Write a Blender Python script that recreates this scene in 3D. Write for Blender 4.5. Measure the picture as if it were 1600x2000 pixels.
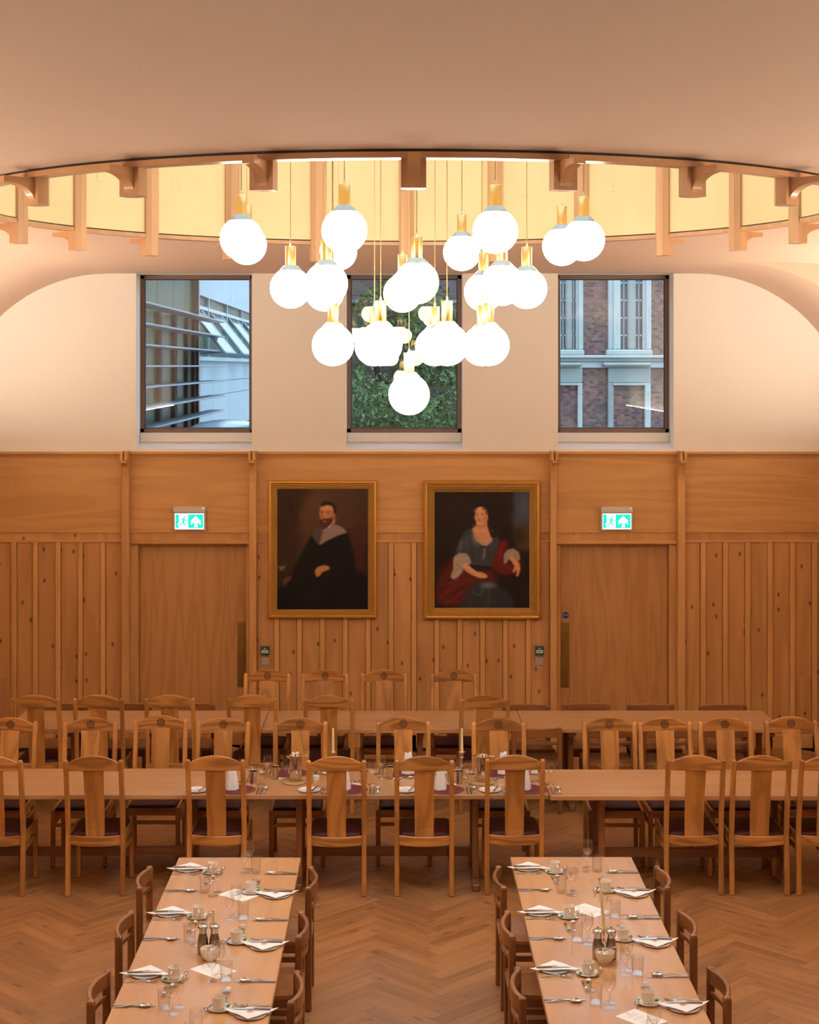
import bpy, math, random
import numpy as np
from mathutils import Vector, Matrix

for _o in list(bpy.data.objects):
    bpy.data.objects.remove(_o, do_unlink=True)
random.seed(7)
SC = bpy.context.scene
COL = SC.collection
PI = math.pi

# ------------------------------------------------------------------ camera
F, VX, VY, H = 3200.0, 775.0, 715.0, 3.96      # focal length in px (1600x2000 frame), vanishing point, eye height
cam_d = bpy.data.cameras.new('camera')
cam = bpy.data.objects.new('camera', cam_d); COL.objects.link(cam)
cam.location = (0, 0, H); cam.rotation_euler = (PI / 2, 0, 0)
cam_d.sensor_fit = 'VERTICAL'; cam_d.sensor_height = 36.0; cam_d.sensor_width = 28.8
cam_d.lens = 36.0 * F / 2000.0
cam_d.shift_x = (800 - VX) / 2000.0
cam_d.shift_y = (VY - 1000) / 2000.0
cam_d.clip_end = 300
SC.camera = cam

# ------------------------------------------------------------------ world, exposure
W = bpy.data.worlds.new('overcast_sky'); SC.world = W; W.use_nodes = True
_bg = W.node_tree.nodes['Background']
_bg.inputs[0].default_value = (0.58, 0.76, 0.95, 1)
_bg.inputs[1].default_value = 2.6
SC.view_settings.view_transform = 'Standard'
SC.view_settings.look = 'None'
SC.view_settings.exposure = 0.06
SC.view_settings.gamma = 1.0
SC.view_settings.use_curve_mapping = False
SC.cycles.max_bounces = 7
SC.cycles.diffuse_bounces = 4
SC.cycles.glossy_bounces = 4
SC.cycles.transmission_bounces = 4
SC.cycles.transparent_max_bounces = 14
SC.cycles.sample_clamp_indirect = 6.0
SC.cycles.use_denoising = True
SC.cycles.use_adaptive_sampling = True
SC.cycles.adaptive_threshold = 0.02

GLOBE_POWER = 13.0          # radiance of the pendant globes
STRIP_POWER = 225.0          # radiance of the linear uplights on the side cornices
WARM = (1.0, 0.83, 0.64)

def gx(px, d): return (px - VX) / F * d
def gz(py, d): return H - (py - VY) / F * d

# ------------------------------------------------------------------ materials
MATS = {}
def new_mat(name):
    m = bpy.data.materials.new(name); m.use_nodes = True
    MATS[name] = m
    return m, m.node_tree, m.node_tree.nodes['Principled BSDF']

def plain(name, col, rough=0.5, metal=0.0, bump=0.0, bscale=60, emit=None, estr=0.0, coat=0.0, var=0.0, spec=None, mottled=0.0, mscale=5):
    m, nt, b = new_mat(name)
    b.inputs['Base Color'].default_value = (*col, 1)
    b.inputs['Roughness'].default_value = rough
    b.inputs['Metallic'].default_value = metal
    if spec is not None: b.inputs['Specular IOR Level'].default_value = spec
    if coat: b.inputs['Coat Weight'].default_value = coat; b.inputs['Coat Roughness'].default_value = 0.12
    if emit:
        b.inputs['Emission Color'].default_value = (*emit, 1); b.inputs['Emission Strength'].default_value = estr
    tc = None
    if bump or mottled:
        tc = nt.nodes.new('ShaderNodeTexCoord')
    if bump:
        n = nt.nodes.new('ShaderNodeTexNoise'); n.inputs['Scale'].default_value = bscale; n.inputs['Detail'].default_value = 4
        bp = nt.nodes.new('ShaderNodeBump'); bp.inputs['Strength'].default_value = bump; bp.inputs['Distance'].default_value = 0.01
        nt.links.new(tc.outputs['Object'], n.inputs['Vector']); nt.links.new(n.outputs['Fac'], bp.inputs['Height']); nt.links.new(bp.outputs['Normal'], b.inputs['Normal'])
    if mottled:
        n = nt.nodes.new('ShaderNodeTexNoise'); n.inputs['Scale'].default_value = mscale; n.inputs['Detail'].default_value = 5
        mx = nt.nodes.new('ShaderNodeMix'); mx.data_type = 'RGBA'
        mx.inputs['A'].default_value = (*[c * (1 - mottled) for c in col], 1); mx.inputs['B'].default_value = (*[min(1, c * (1 + mottled)) for c in col], 1)
        nt.links.new(tc.outputs['Object'], n.inputs['Vector']); nt.links.new(n.outputs['Fac'], mx.inputs['Factor']); nt.links.new(mx.outputs['Result'], b.inputs['Base Color'])
    return m

def math_node(nt, op, a=None, b=None, c=None):
    n = nt.nodes.new('ShaderNodeMath'); n.operation = op
    for i, v in enumerate((a, b, c)):
        if v is None: continue
        if isinstance(v, (int, float)): n.inputs[i].default_value = v
        else: nt.links.new(v, n.inputs[i])
    return n.outputs[0]

def wood(name, light, dark, axis='X', figure=18.0, fine=1.0, rough=0.42, uv=False, knots=0.0, attr=None, var=0.16, fscale=1.0, coat=0.0, fmix=0.5):
    """Procedural oak: long stretched noise whose contour lines give cathedral figure, fine pores, optional knots."""
    m, nt, b = new_mat(name)
    L = nt.links
    tc = nt.nodes.new('ShaderNodeTexCoord'); oi = nt.nodes.new('ShaderNodeObjectInfo')
    src = tc.outputs['UV'] if uv else tc.outputs['Object']
    off = nt.nodes.new('ShaderNodeVectorMath'); off.operation = 'MULTIPLY_ADD'
    rv = nt.nodes.new('ShaderNodeCombineXYZ')
    r = oi.outputs['Random']
    L.new(math_node(nt, 'MULTIPLY', r, 31.7), rv.inputs[0]); L.new(math_node(nt, 'MULTIPLY', r, 17.3), rv.inputs[1]); L.new(math_node(nt, 'MULTIPLY', r, 53.1), rv.inputs[2])
    add = nt.nodes.new('ShaderNodeVectorMath'); add.operation = 'ADD'
    L.new(src, add.inputs[0]); L.new(rv.outputs[0], add.inputs[1])
    nt.nodes.remove(off)
    st = {'X': (0.09, 1, 1), 'Y': (1, 0.09, 1), 'Z': (1, 1, 0.09)}[axis]
    mp = nt.nodes.new('ShaderNodeMapping'); mp.inputs['Scale'].default_value = [s * 6.0 * fscale for s in st]
    L.new(add.outputs[0], mp.inputs['Vector'])
    n1 = nt.nodes.new('ShaderNodeTexNoise'); n1.inputs['Scale'].default_value = 1.0; n1.inputs['Detail'].default_value = 1.5; n1.inputs['Distortion'].default_value = 0.35
    L.new(mp.outputs[0], n1.inputs['Vector'])
    ring = math_node(nt, 'SINE', math_node(nt, 'MULTIPLY', n1.outputs['Fac'], figure * 2.4))
    ring = math_node(nt, 'MULTIPLY_ADD', ring, 0.5, 0.5)
    ring = math_node(nt, 'POWER', ring, 1.6)
    mp2 = nt.nodes.new('ShaderNodeMapping'); mp2.inputs['Scale'].default_value = [{0.09: 4.0, 1: 140.0}[s] * fine for s in st]
    L.new(add.outputs[0], mp2.inputs['Vector'])
    n2 = nt.nodes.new('ShaderNodeTexNoise'); n2.inputs['Scale'].default_value = 1.0; n2.inputs['Detail'].default_value = 3
    L.new(mp2.outputs[0], n2.inputs['Vector'])
    n3 = nt.nodes.new('ShaderNodeTexNoise'); n3.inputs['Scale'].default_value = 1.3; n3.inputs['Detail'].default_value = 2
    L.new(add.outputs[0], n3.inputs['Vector'])
    f = math_node(nt, 'MULTIPLY', ring, fmix)
    f = math_node(nt, 'MULTIPLY_ADD', n2.outputs['Fac'], 0.45, f)
    f = math_node(nt, 'MULTIPLY_ADD', n3.outputs['Fac'], 0.5, f)
    f = math_node(nt, 'SUBTRACT', f, 0.22)
    mx = nt.nodes.new('ShaderNodeMix'); mx.data_type = 'RGBA'; mx.clamp_factor = True
    mx.inputs['A'].default_value = (*light, 1); mx.inputs['B'].default_value = (*dark, 1)
    L.new(f, mx.inputs['Factor'])
    col = mx.outputs['Result']
    if knots:
        sx = nt.nodes.new('ShaderNodeSeparateXYZ'); L.new(add.outputs[0], sx.inputs[0])
        cx = nt.nodes.new('ShaderNodeCombineXYZ')
        if uv: L.new(math_node(nt, 'MULTIPLY', sx.outputs[1], 5.0), cx.inputs[0]); L.new(math_node(nt, 'MULTIPLY', sx.outputs[0], 1.6), cx.inputs[1])
        else: L.new(math_node(nt, 'MULTIPLY', sx.outputs[0], 5.5), cx.inputs[0]); L.new(math_node(nt, 'MULTIPLY', sx.outputs[2], 3.0), cx.inputs[1])
        v = nt.nodes.new('ShaderNodeTexVoronoi'); v.voronoi_dimensions = '2D'; v.inputs['Scale'].default_value = 1.0
        L.new(cx.outputs[0], v.inputs['Vector'])
        k = nt.nodes.new('ShaderNodeMapRange'); k.inputs['From Min'].default_value = 0.03; k.inputs['From Max'].default_value = 0.10
        k.inputs['To Min'].default_value = knots; k.inputs['To Max'].default_value = 0.0
        L.new(v.outputs['Distance'], k.inputs['Value'])
        mk = nt.nodes.new('ShaderNodeMix'); mk.data_type = 'RGBA'
        mk.inputs['B'].default_value = (dark[0] * 0.22, dark[1] * 0.18, dark[2] * 0.2, 1)
        vs = nt.nodes.new('ShaderNodeSeparateColor'); L.new(v.outputs['Color'], vs.inputs[0])
        L.new(math_node(nt, 'MULTIPLY', k.outputs[0], math_node(nt, 'GREATER_THAN', vs.outputs[0], 0.35)), mk.inputs['Factor']); L.new(col, mk.inputs['A']); col = mk.outputs['Result']
    hs = nt.nodes.new('ShaderNodeHueSaturation')
    if attr:
        at = nt.nodes.new('ShaderNodeAttribute'); at.attribute_name = attr
        rr = at.outputs['Fac']
    else:
        rr = math_node(nt, 'FRACT', math_node(nt, 'MULTIPLY', r, 7.31))
    L.new(math_node(nt, 'MULTIPLY_ADD', rr, 2 * var, 1 - var), hs.inputs['Value'])
    L.new(col, hs.inputs['Color']); L.new(hs.outputs[0], b.inputs['Base Color'])
    b.inputs['Roughness'].default_value = rough
    if coat: b.inputs['Coat Weight'].default_value = coat; b.inputs['Coat Roughness'].default_value = 0.18
    bp = nt.nodes.new('ShaderNodeBump'); bp.inputs['Strength'].default_value = 0.06; bp.inputs['Distance'].default_value = 0.003
    L.new(n2.outputs['Fac'], bp.inputs['Height']); L.new(bp.outputs[0], b.inputs['Normal'])
    return m

OAK_L, OAK_D = (0.68, 0.375, 0.130), (0.42, 0.190, 0.055)
for ax in 'XYZ':
    wood('panel_oak_' + ax, OAK_L, OAK_D, ax, figure=8, fmix=0.32, var=0.07, rough=0.5)
    wood('ring_oak_' + ax, (0.60, 0.335, 0.165), (0.38, 0.185, 0.078), ax, figure=7, fmix=0.3, var=0.08, rough=0.38, coat=0.25)
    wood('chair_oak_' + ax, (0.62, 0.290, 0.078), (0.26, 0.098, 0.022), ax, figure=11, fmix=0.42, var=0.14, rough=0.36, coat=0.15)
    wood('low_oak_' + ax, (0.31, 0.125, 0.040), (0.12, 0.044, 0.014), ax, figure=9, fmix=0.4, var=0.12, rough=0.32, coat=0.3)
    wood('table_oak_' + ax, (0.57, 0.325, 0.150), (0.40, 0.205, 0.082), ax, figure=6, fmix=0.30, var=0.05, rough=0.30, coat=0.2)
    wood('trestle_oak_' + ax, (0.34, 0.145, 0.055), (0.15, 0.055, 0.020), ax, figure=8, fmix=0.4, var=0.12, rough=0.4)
wood('batten_oak', (0.74, 0.410, 0.145), (0.50, 0.240, 0.073), 'Z', figure=7, fmix=0.3, var=0.06, rough=0.5)
wood('board_oak', (0.65, 0.345, 0.125), (0.40, 0.176, 0.053), 'Z', figure=7, fmix=0.30, knots=0.9, var=0.09, rough=0.5)
wood('frieze_oak', (0.70, 0.385, 0.132), (0.45, 0.208, 0.059), 'X', figure=12, fmix=0.27, var=0.04, rough=0.48, fscale=0.8)
wood('crest_oak', (0.60, 0.275, 0.072), (0.22, 0.080, 0.018), 'X', figure=16, fmix=0.55, var=0.13, rough=0.36, coat=0.15, fscale=1.3)
wood('door_oak', (0.55, 0.285, 0.102), (0.39, 0.176, 0.056), 'Z', figure=14, fmix=0.45, var=0.02, rough=0.5, fscale=1.0)
wood('floor_oak', (0.42, 0.208, 0.082), (0.21, 0.090, 0.031), 'X', figure=9, fmix=0.34, var=0.13, rough=0.36, uv=True, knots=0.6, coat=0.1)
wood('floor_oak_field', (0.42, 0.208, 0.082), (0.21, 0.090, 0.031), 'X', figure=9, fmix=0.34, var=0.13, rough=0.36, uv=True, attr='tint', coat=0.1)

plain('plaster', (0.90, 0.865, 0.815), 0.85, bump=0.05, bscale=25)
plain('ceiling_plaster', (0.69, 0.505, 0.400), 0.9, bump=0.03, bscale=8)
plain('reveal_paint', (0.80, 0.78, 0.76), 0.7)
plain('frame_bronze', (0.16, 0.105, 0.085), 0.4, metal=0.3)
plain('frame_gasket', (0.02, 0.02, 0.025), 0.5)
plain('brass', (0.86, 0.60, 0.24), 0.27, metal=1.0)
plain('brass_pale', (0.80, 0.72, 0.55), 0.22, metal=1.0)
plain('cap_metal', (0.42, 0.43, 0.39), 0.4, metal=0.8)
plain('brass_plate', (0.33, 0.19, 0.055), 0.42, metal=0.85, mottled=0.35, mscale=7)
plain('cord_gold', (0.75, 0.52, 0.22), 0.5)
plain('gold_leaf_wall', (0.70, 0.545, 0.275), 0.6, mottled=0.09, mscale=3)
plain('gilt', (0.88, 0.53, 0.13), 0.33, metal=0.8, bump=0.3, bscale=90)
plain('gilt_carved_shaded', (0.50, 0.28, 0.065), 0.45, metal=0.7, bump=1.0, bscale=130, mottled=0.4, mscale=110)  # darker carved gilt, shading of the moulding steps put into the colour
plain('globe_glow', (0.9, 0.9, 0.88), 0.4, emit=WARM, estr=GLOBE_POWER)
plain('strip_glow', (0.9, 0.9, 0.88), 0.4, emit=(1.0, 0.86, 0.66), estr=STRIP_POWER)
plain('leather_burgundy', (0.060, 0.011, 0.012), 0.5, bump=0.08, bscale=200, spec=0.25)
plain('carved_dark', (0.10, 0.035, 0.012), 0.6)
plain('china', (0.82, 0.80, 0.76), 0.22, coat=0.4)
plain('china_cup', (0.78, 0.72, 0.64), 0.3, coat=0.3)
plain('linen', (0.87, 0.88, 0.91), 0.85, bump=0.15, bscale=300)
plain('paper', (0.86, 0.87, 0.89), 0.8)
plain('ink', (0.55, 0.53, 0.52), 0.8)
plain('red_mark', (0.62, 0.22, 0.20), 0.7)
plain('steel', (0.62, 0.62, 0.63), 0.18, metal=1.0)
plain('pewter', (0.68, 0.60, 0.52), 0.14, metal=1.0)
plain('mill_steel', (0.40, 0.33, 0.27), 0.25, metal=1.0)
plain('mint_green', (0.01, 0.27, 0.09), 0.25, metal=0.5)
plain('sugar_white', (0.85, 0.82, 0.78), 0.8)
plain('sugar_brown', (0.55, 0.33, 0.17), 0.8)
plain('wax', (0.86, 0.72, 0.45), 0.5)
plain('mat_leather', (0.14, 0.020, 0.022), 0.6, spec=0.25)
plain('woven_straw', (0.52, 0.33, 0.15), 0.8, bump=0.8, bscale=120)
plain('black_rubber', (0.012, 0.010, 0.010), 0.6)
plain('sign_housing', (0.66, 0.60, 0.56), 0.5)
plain('sign_white', (0.9, 0.9, 0.9), 0.5, emit=(0.93, 1.0, 1.0), estr=0.86)
plain('sign_green', (0.0, 0.5, 0.4), 0.5, emit=(0.0, 0.72, 0.58), estr=0.95)
plain('led_green', (0.1, 0.9, 0.3), 0.5, emit=(0.3, 1.0, 0.45), estr=1.6)
plain('callpoint_green', (0.008, 0.085, 0.05), 0.4)
plain('plastic_white', (0.72, 0.70, 0.68), 0.4)
plain('switch_steel', (0.60, 0.55, 0.52), 0.35, metal=0.4)
plain('ink_black', (0.02, 0.02, 0.02), 0.6)
plain('sticker_blue', (0.01, 0.045, 0.20), 0.45)
plain('side_panel_wood', (0.46, 0.22, 0.09), 0.5, mottled=0.2, mscale=2)
# outdoors
plain('stone_pale', (0.62, 0.66, 0.64), 0.85, mottled=0.22, mscale=1.6)
plain('stone_grey', (0.44, 0.47, 0.45), 0.9, mottled=0.25, mscale=1.5)
plain('concrete_blue', (0.56, 0.66, 0.72), 0.75, mottled=0.08, mscale=1.2)
plain('sash_metal', (0.36, 0.48, 0.55), 0.4, metal=0.2)
plain('dark_glass', (0.05, 0.065, 0.07), 0.06, coat=0.5)
plain('dark_timber', (0.055, 0.036, 0.030), 0.7)
plain('louvre_metal', (0.30, 0.36, 0.42), 0.45, metal=0.3)
plain('roof_dark', (0.05, 0.06, 0.07), 0.7, mottled=0.5, mscale=2)
plain('roof_pale', (0.45, 0.58, 0.70), 0.15, coat=0.6)
plain('yard_ground', (0.16, 0.17, 0.16), 0.9, mottled=0.3, mscale=1)
plain('bark', (0.06, 0.045, 0.035), 0.9)
plain('window_dark', (0.10, 0.09, 0.085), 0.15)

def brick_mat(name, c1, c2, mortar, bw, bh, axis='XZ'):
    m, nt, b = new_mat(name); L = nt.links
    tc = nt.nodes.new('ShaderNodeTexCoord'); sp = nt.nodes.new('ShaderNodeSeparateXYZ'); cb = nt.nodes.new('ShaderNodeCombineXYZ')
    L.new(tc.outputs['Object'], sp.inputs[0]); L.new(sp.outputs['XYZ'.index(axis[0])], cb.inputs[0]); L.new(sp.outputs[2], cb.inputs[1])
    t = nt.nodes.new('ShaderNodeTexBrick'); t.inputs['Scale'].default_value = 1.0
    t.inputs['Brick Width'].default_value = bw; t.inputs['Row Height'].default_value = bh; t.inputs['Mortar Size'].default_value = bh * 0.04
    t.inputs['Color1'].default_value = (*c1, 1); t.inputs['Color2'].default_value = (*c2, 1); t.inputs['Mortar'].default_value = (*mortar, 1)
    L.new(cb.outputs[0], t.inputs['Vector'])
    n = nt.nodes.new('ShaderNodeTexNoise'); n.inputs['Scale'].default_value = 2.2; n.inputs['Detail'].default_value = 6
    L.new(tc.outputs['Object'], n.inputs['Vector'])
    mx = nt.nodes.new('ShaderNodeMix'); mx.data_type = 'RGBA'; mx.blend_type = 'MULTIPLY'; mx.inputs['Factor'].default_value = 0.65
    L.new(t.outputs['Color'], mx.inputs['A']); L.new(n.outputs['Color'], mx.inputs['B'])
    hs = nt.nodes.new('ShaderNodeHueSaturation'); hs.inputs['Saturation'].default_value = 0.8; hs.inputs['Value'].default_value = 1.5
    L.new(mx.outputs['Result'], hs.inputs['Color'])
    L.new(hs.outputs[0], b.inputs['Base Color']); b.inputs['Roughness'].default_value = 0.9
brick_mat('brick_red', (0.36, 0.15, 0.105), (0.13, 0.075, 0.075), (0.30, 0.22, 0.20), 0.115, 0.062)
brick_mat('brick_purple', (0.26, 0.19, 0.18), (0.20, 0.15, 0.15), (0.34, 0.33, 0.33), 0.16, 0.06)

def glass_mat(name, ior, tint=(1, 1, 1), rough=0.0, floor=0.0, edge=0.5):
    m = bpy.data.materials.new(name); m.use_nodes = True; MATS[name] = m
    nt = m.node_tree; nt.nodes.clear()
    out = nt.nodes.new('ShaderNodeOutputMaterial'); mix = nt.nodes.new('ShaderNodeMixShader')
    tr = nt.nodes.new('ShaderNodeBsdfTransparent'); tr.inputs[0].default_value = (*tint, 1)
    gl = nt.nodes.new('ShaderNodeBsdfGlossy'); gl.inputs['Roughness'].default_value = rough
    lw = nt.nodes.new('ShaderNodeLayerWeight'); lw.inputs[0].default_value = 0.5
    f0 = ((ior - 1)/(ior + 1))**2
    f = math_node(nt, 'MULTIPLY_ADD', math_node(nt, 'POWER', lw.outputs['Facing'], 3.0), edge, 2*f0 + floor)
    nt.links.new(f, mix.inputs[0]); nt.links.new(tr.outputs[0], mix.inputs[1]); nt.links.new(gl.outputs[0], mix.inputs[2]); nt.links.new(mix.outputs[0], out.inputs[0])
glass_mat('window_glass', 1.42, (0.94, 0.97, 0.97), 0.0, 0.0)
plain('painted_reflection_glass', (0.050, 0.085, 0.030), 0.4, mottled=0.98, mscale=7.0, spec=0.05)  # green mottling paints reflected trees into the glass colour
glass_mat('sash_glass', 1.5, (0.80, 0.88, 0.92), 0.0, 0.10)
glass_mat('drinking_glass', 1.45, (0.988, 0.986, 0.984), 0.05, 0.03, 0.85)

def attr_mat(name, rough=0.5, emit=False, coat=0.0):
    m, nt, b = new_mat(name)
    at = nt.nodes.new('ShaderNodeAttribute'); at.attribute_name = 'Col'
    nt.links.new(at.outputs['Color'], b.inputs['Base Color']); b.inputs['Roughness'].default_value = rough
    if coat: b.inputs['Coat Weight'].default_value = coat
    return m
attr_mat('oil_paint', 0.55); MATS['oil_paint'].node_tree.nodes['Principled BSDF'].inputs['Specular IOR Level'].default_value = 0.15
_lm = attr_mat('leaf', 0.55)

# ------------------------------------------------------------------ mesh helpers
class MB:
    def __init__(s): s.v = []; s.f = []; s.uv = None
    def add(s, vs, fs):
        o = len(s.v); s.v.extend([tuple(p) for p in vs]); s.f.extend([tuple(i + o for i in f) for f in fs]); return s
    def box(s, x0, x1, y0, y1, z0, z1, c=0.0):
        if c <= 0:
            return s.add([(x0,y0,z0),(x1,y0,z0),(x1,y1,z0),(x0,y1,z0),(x0,y0,z1),(x1,y0,z1),(x1,y1,z1),(x0,y1,z1)],
                         [(0,3,2,1),(4,5,6,7),(0,1,5,4),(1,2,6,5),(2,3,7,6),(3,0,4,7)])
        vs = []; idx = {}
        X, Y, Z = (x0, x1), (y0, y1), (z0, z1)
        for i in (0,1):
            for j in (0,1):
                for k in (0,1):
                    sx, sy, sz = (1 if i == 0 else -1), (1 if j == 0 else -1), (1 if k == 0 else -1)
                    for a in range(3):
                        p = [X[i] + sx*c, Y[j] + sy*c, Z[k] + sz*c]
                        p[a] = (X[i], Y[j], Z[k])[a]
                        idx[(i,j,k,a)] = len(vs); vs.append(tuple(p))
        fs = []
        for a in range(3):
            b_, c_ = [q for q in range(3) if q != a]
            for e in (0,1):
                def key(u, w):
                    t = [0,0,0]; t[a] = e; t[b_] = u; t[c_] = w; return idx[(*t, a)]
                q = [key(0,0), key(1,0), key(1,1), key(0,1)]
                fl = (e == 1) != (a == 1)
                fs.append(tuple(q if fl else q[::-1]))
        for a in range(3):            # edges along axis a
            b_, c_ = [q for q in range(3) if q != a]
            for u in (0,1):
                for w in (0,1):
                    def key(e, ax):
                        t = [0,0,0]; t[a] = e; t[b_] = u; t[c_] = w; return idx[(*t, ax)]
                    q = [key(0,b_), key(1,b_), key(1,c_), key(0,c_)]
                    fl = ((u + w) % 2 == 0) != (a == 1)
                    fs.append(tuple(q if not fl else q[::-1]))
        for i in (0,1):
            for j in (0,1):
                for k in (0,1):
                    q = [idx[(i,j,k,0)], idx[(i,j,k,1)], idx[(i,j,k,2)]]
                    fs.append(tuple(q if (i + j + k) % 2 == 1 else q[::-1]))
        return s.add(vs, fs)
    def loft(s, rings, caps=True, closed=True):
        n = len(rings[0]); o = len(s.v)
        for r in rings: s.v.extend([tuple(p) for p in r])
        for a in range(len(rings) - 1):
            for i in range(n if closed else n - 1):
                j = (i + 1) % n
                s.f.append((o + a*n + i, o + a*n + j, o + (a+1)*n + j, o + (a+1)*n + i))
        if caps and closed:
            s.f.append(tuple(o + i for i in range(n))[::-1]); s.f.append(tuple(o + (len(rings)-1)*n + i for i in range(n)))
        return s
    def lathe(s, prof, seg=24, cx=0, cy=0, cz=0, cap=False):
        rings = [[(cx + r*math.cos(2*PI*i/seg), cy + r*math.sin(2*PI*i/seg), cz + z) for i in range(seg)] for r, z in prof]
        return s.loft(rings, caps=cap)
    def tube(s, pts, r, seg=8, cap=True):
        pts = [Vector(p) for p in pts]; rings = []
        for i, p in enumerate(pts):
            t = (pts[min(i+1, len(pts)-1)] - pts[max(i-1, 0)]).normalized()
            u = t.cross(Vector((0, 0, 1)))
            if u.length < 1e-4: u = Vector((1, 0, 0))
            u.normalize(); w = u.cross(t)
            rr = r[i] if isinstance(r, (list, tuple)) else r
            rings.append([p + (u*math.cos(2*PI*k/seg) + w*math.sin(2*PI*k/seg))*rr for k in range(seg)])
        return s.loft(rings, caps=cap)
    def prism(s, pts, axis, a0, a1):
        """extrude a 2D outline (counter-clockwise or not) along axis x/y/z"""
        def mk(p, a):
            return {'X': (a, p[0], p[1]), 'Y': (p[0], a, p[1]), 'Z': (p[0], p[1], a)}[axis]
        n = len(pts); o = len(s.v)
        s.v.extend([mk(p, a0) for p in pts]); s.v.extend([mk(p, a1) for p in pts])
        for i in range(n):
            j = (i+1) % n; s.f.append((o+i, o+j, o+n+j, o+n+i))
        s.f.append(tuple(o+i for i in range(n))[::-1]); s.f.append(tuple(o+n+i for i in range(n)))
        return s
    def xform(s, M):
        s.v = [tuple(M @ Vector(p)) for p in s.v]; return s
    def mesh(s, name, mat, smooth=False):
        me = bpy.data.meshes.new(name); me.from_pydata(s.v, [], s.f); me.validate(clean_customdata=False)
        import bmesh
        bm = bmesh.new(); bm.from_mesh(me); bmesh.ops.recalc_face_normals(bm, faces=bm.faces); bm.to_mesh(me); bm.free()
        if mat: me.materials.append(MATS[mat] if isinstance(mat, str) else mat)
        if smooth:
            for p in me.polygons: p.use_smooth = True
            try: me.set_sharp_from_angle(angle=math.radians(38))
            except Exception: pass
        me.update(); return me
    def build(s, name, mat, parent=None, smooth=False, loc=None):
        return link(name, s.mesh(name, mat, smooth), parent, loc)

def link(name, me, parent=None, loc=None, rotz=None):
    o = bpy.data.objects.new(name, me); COL.objects.link(o)
    if parent is not None: o.parent = parent
    if loc is not None: o.location = loc
    if rotz is not None: o.rotation_euler = (0, 0, rotz)
    return o

def tag(o, label=None, cat=None, group=None, kind=None):
    if label: o['label'] = label
    if cat: o['category'] = cat
    if group: o['group'] = group
    if kind: o['kind'] = kind
    return o

def empty(name, loc=(0,0,0), rotz=0.0, label=None, cat=None, group=None, kind=None):
    o = bpy.data.objects.new(name, None); COL.objects.link(o)
    o.location = loc; o.rotation_euler = (0, 0, rotz); o.empty_display_size = 0.05
    return tag(o, label, cat, group, kind)

def children(o): return [c for c in KIDS.get(o.name, [])]
KIDS = {}
def copy_tree(root, loc, rotz=0.0, label=None, group=None):
    """copy a thing with its parts and sub-parts (mesh data shared)"""
    r = root.copy(); COL.objects.link(r); r.location = loc; r.rotation_euler = (0, 0, rotz)
    if label: r['label'] = label
    if group: r['group'] = group
    for ch in list(root.children):
        c = ch.copy(); COL.objects.link(c); c.parent = r
        for g in list(ch.children):
            d = g.copy(); COL.objects.link(d); d.parent = c
    return r

class Kind:
    """a prototype that is itself the first one placed, later ones are copies"""
    def __init__(s, root): s.root = root; s.used = False
    def put(s, loc, rotz=0.0, label=None, group=None):
        if not s.used:
            s.used = True; s.root.location = loc; s.root.rotation_euler = (0, 0, rotz)
            if label: s.root['label'] = label
            if group: s.root['group'] = group
            return s.root
        return copy_tree(s.root, loc, rotz, label, group)

ORD = ['first', 'second', 'third', 'fourth', 'fifth', 'sixth', 'seventh', 'eighth', 'ninth', 'tenth', 'eleventh', 'twelfth']

# ================================================================== STRUCTURE
D = 17.0                                   # depth of the panelled end wall
def wx(px): return gx(px, D)
def wz(py): return gz(py, D)
XL, XR = -4.62, 4.76                       # side walls
ZC = 4.92                                  # flat ceiling
SL, SR, RC = -3.0, 3.11, 1.62              # where the coves spring from the flat ceiling, cove radius
RX, RY, RI, RO = 0.075, 9.90, 2.585, 2.675 # oculus ring centre and radii
Z_COR = 3.073

# ---- floor slab
fl = MB().box(XL - 0.2, XR + 0.2, -4.2, 17.3, -0.2, -0.012).build('floor', 'black_rubber')
tag(fl, 'herringbone oak block floor of the hall', kind='structure')

# ---- herringbone blocks
PL, PW = 0.58, 0.103
U = Vector((1, -1, 0)) / math.sqrt(2); V2 = Vector((1, 1, 0)) / math.sqrt(2)
P0 = Vector((-0.198, 10.346, 0))
def plank_geom(ang_u):
    g, c, t = 0.0006, 0.0012, 0.011
    a0, a1, b0, b1 = g, PL - g, g, PW - g
    vs = [(a0+c, b0+c, 0), (a1-c, b0+c, 0), (a1-c, b1-c, 0), (a0+c, b1-c, 0),
          (a0, b0, -c), (a1, b0, -c), (a1, b1, -c), (a0, b1, -c),
          (a0, b0, -t), (a1, b0, -t), (a1, b1, -t), (a0, b1, -t)]
    fs = [(0,1,2,3)] + [(4+i, 4+(i+1)%4, (i+1)%4, i) for i in range(4)] + [(8+i, 8+(i+1)%4, 4+(i+1)%4, 4+i) for i in range(4)]
    return vs, fs
_pv, _pf = plank_geom(0)
planks = []
pitch = PW * math.sqrt(2)
for col in range(-7, 8):
    for k in range(-40, 60):
        P = P0 + Vector((col * math.sqrt(2) * PL, k * pitch, 0))
        # A: along U, width along V2 ; B: along V2, width along U, starting at Q = P + L U
        for (org, du, dw) in ((P, U, V2), (P + U * PL, V2, U)):
            c = org + du * PL / 2 + dw * PW / 2
            if c.x < XL + 0.1 or c.x > XR - 0.1 or c.y < 7.2 or c.y > 17.0: continue
            planks.append((c, org, du, dw))
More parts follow.
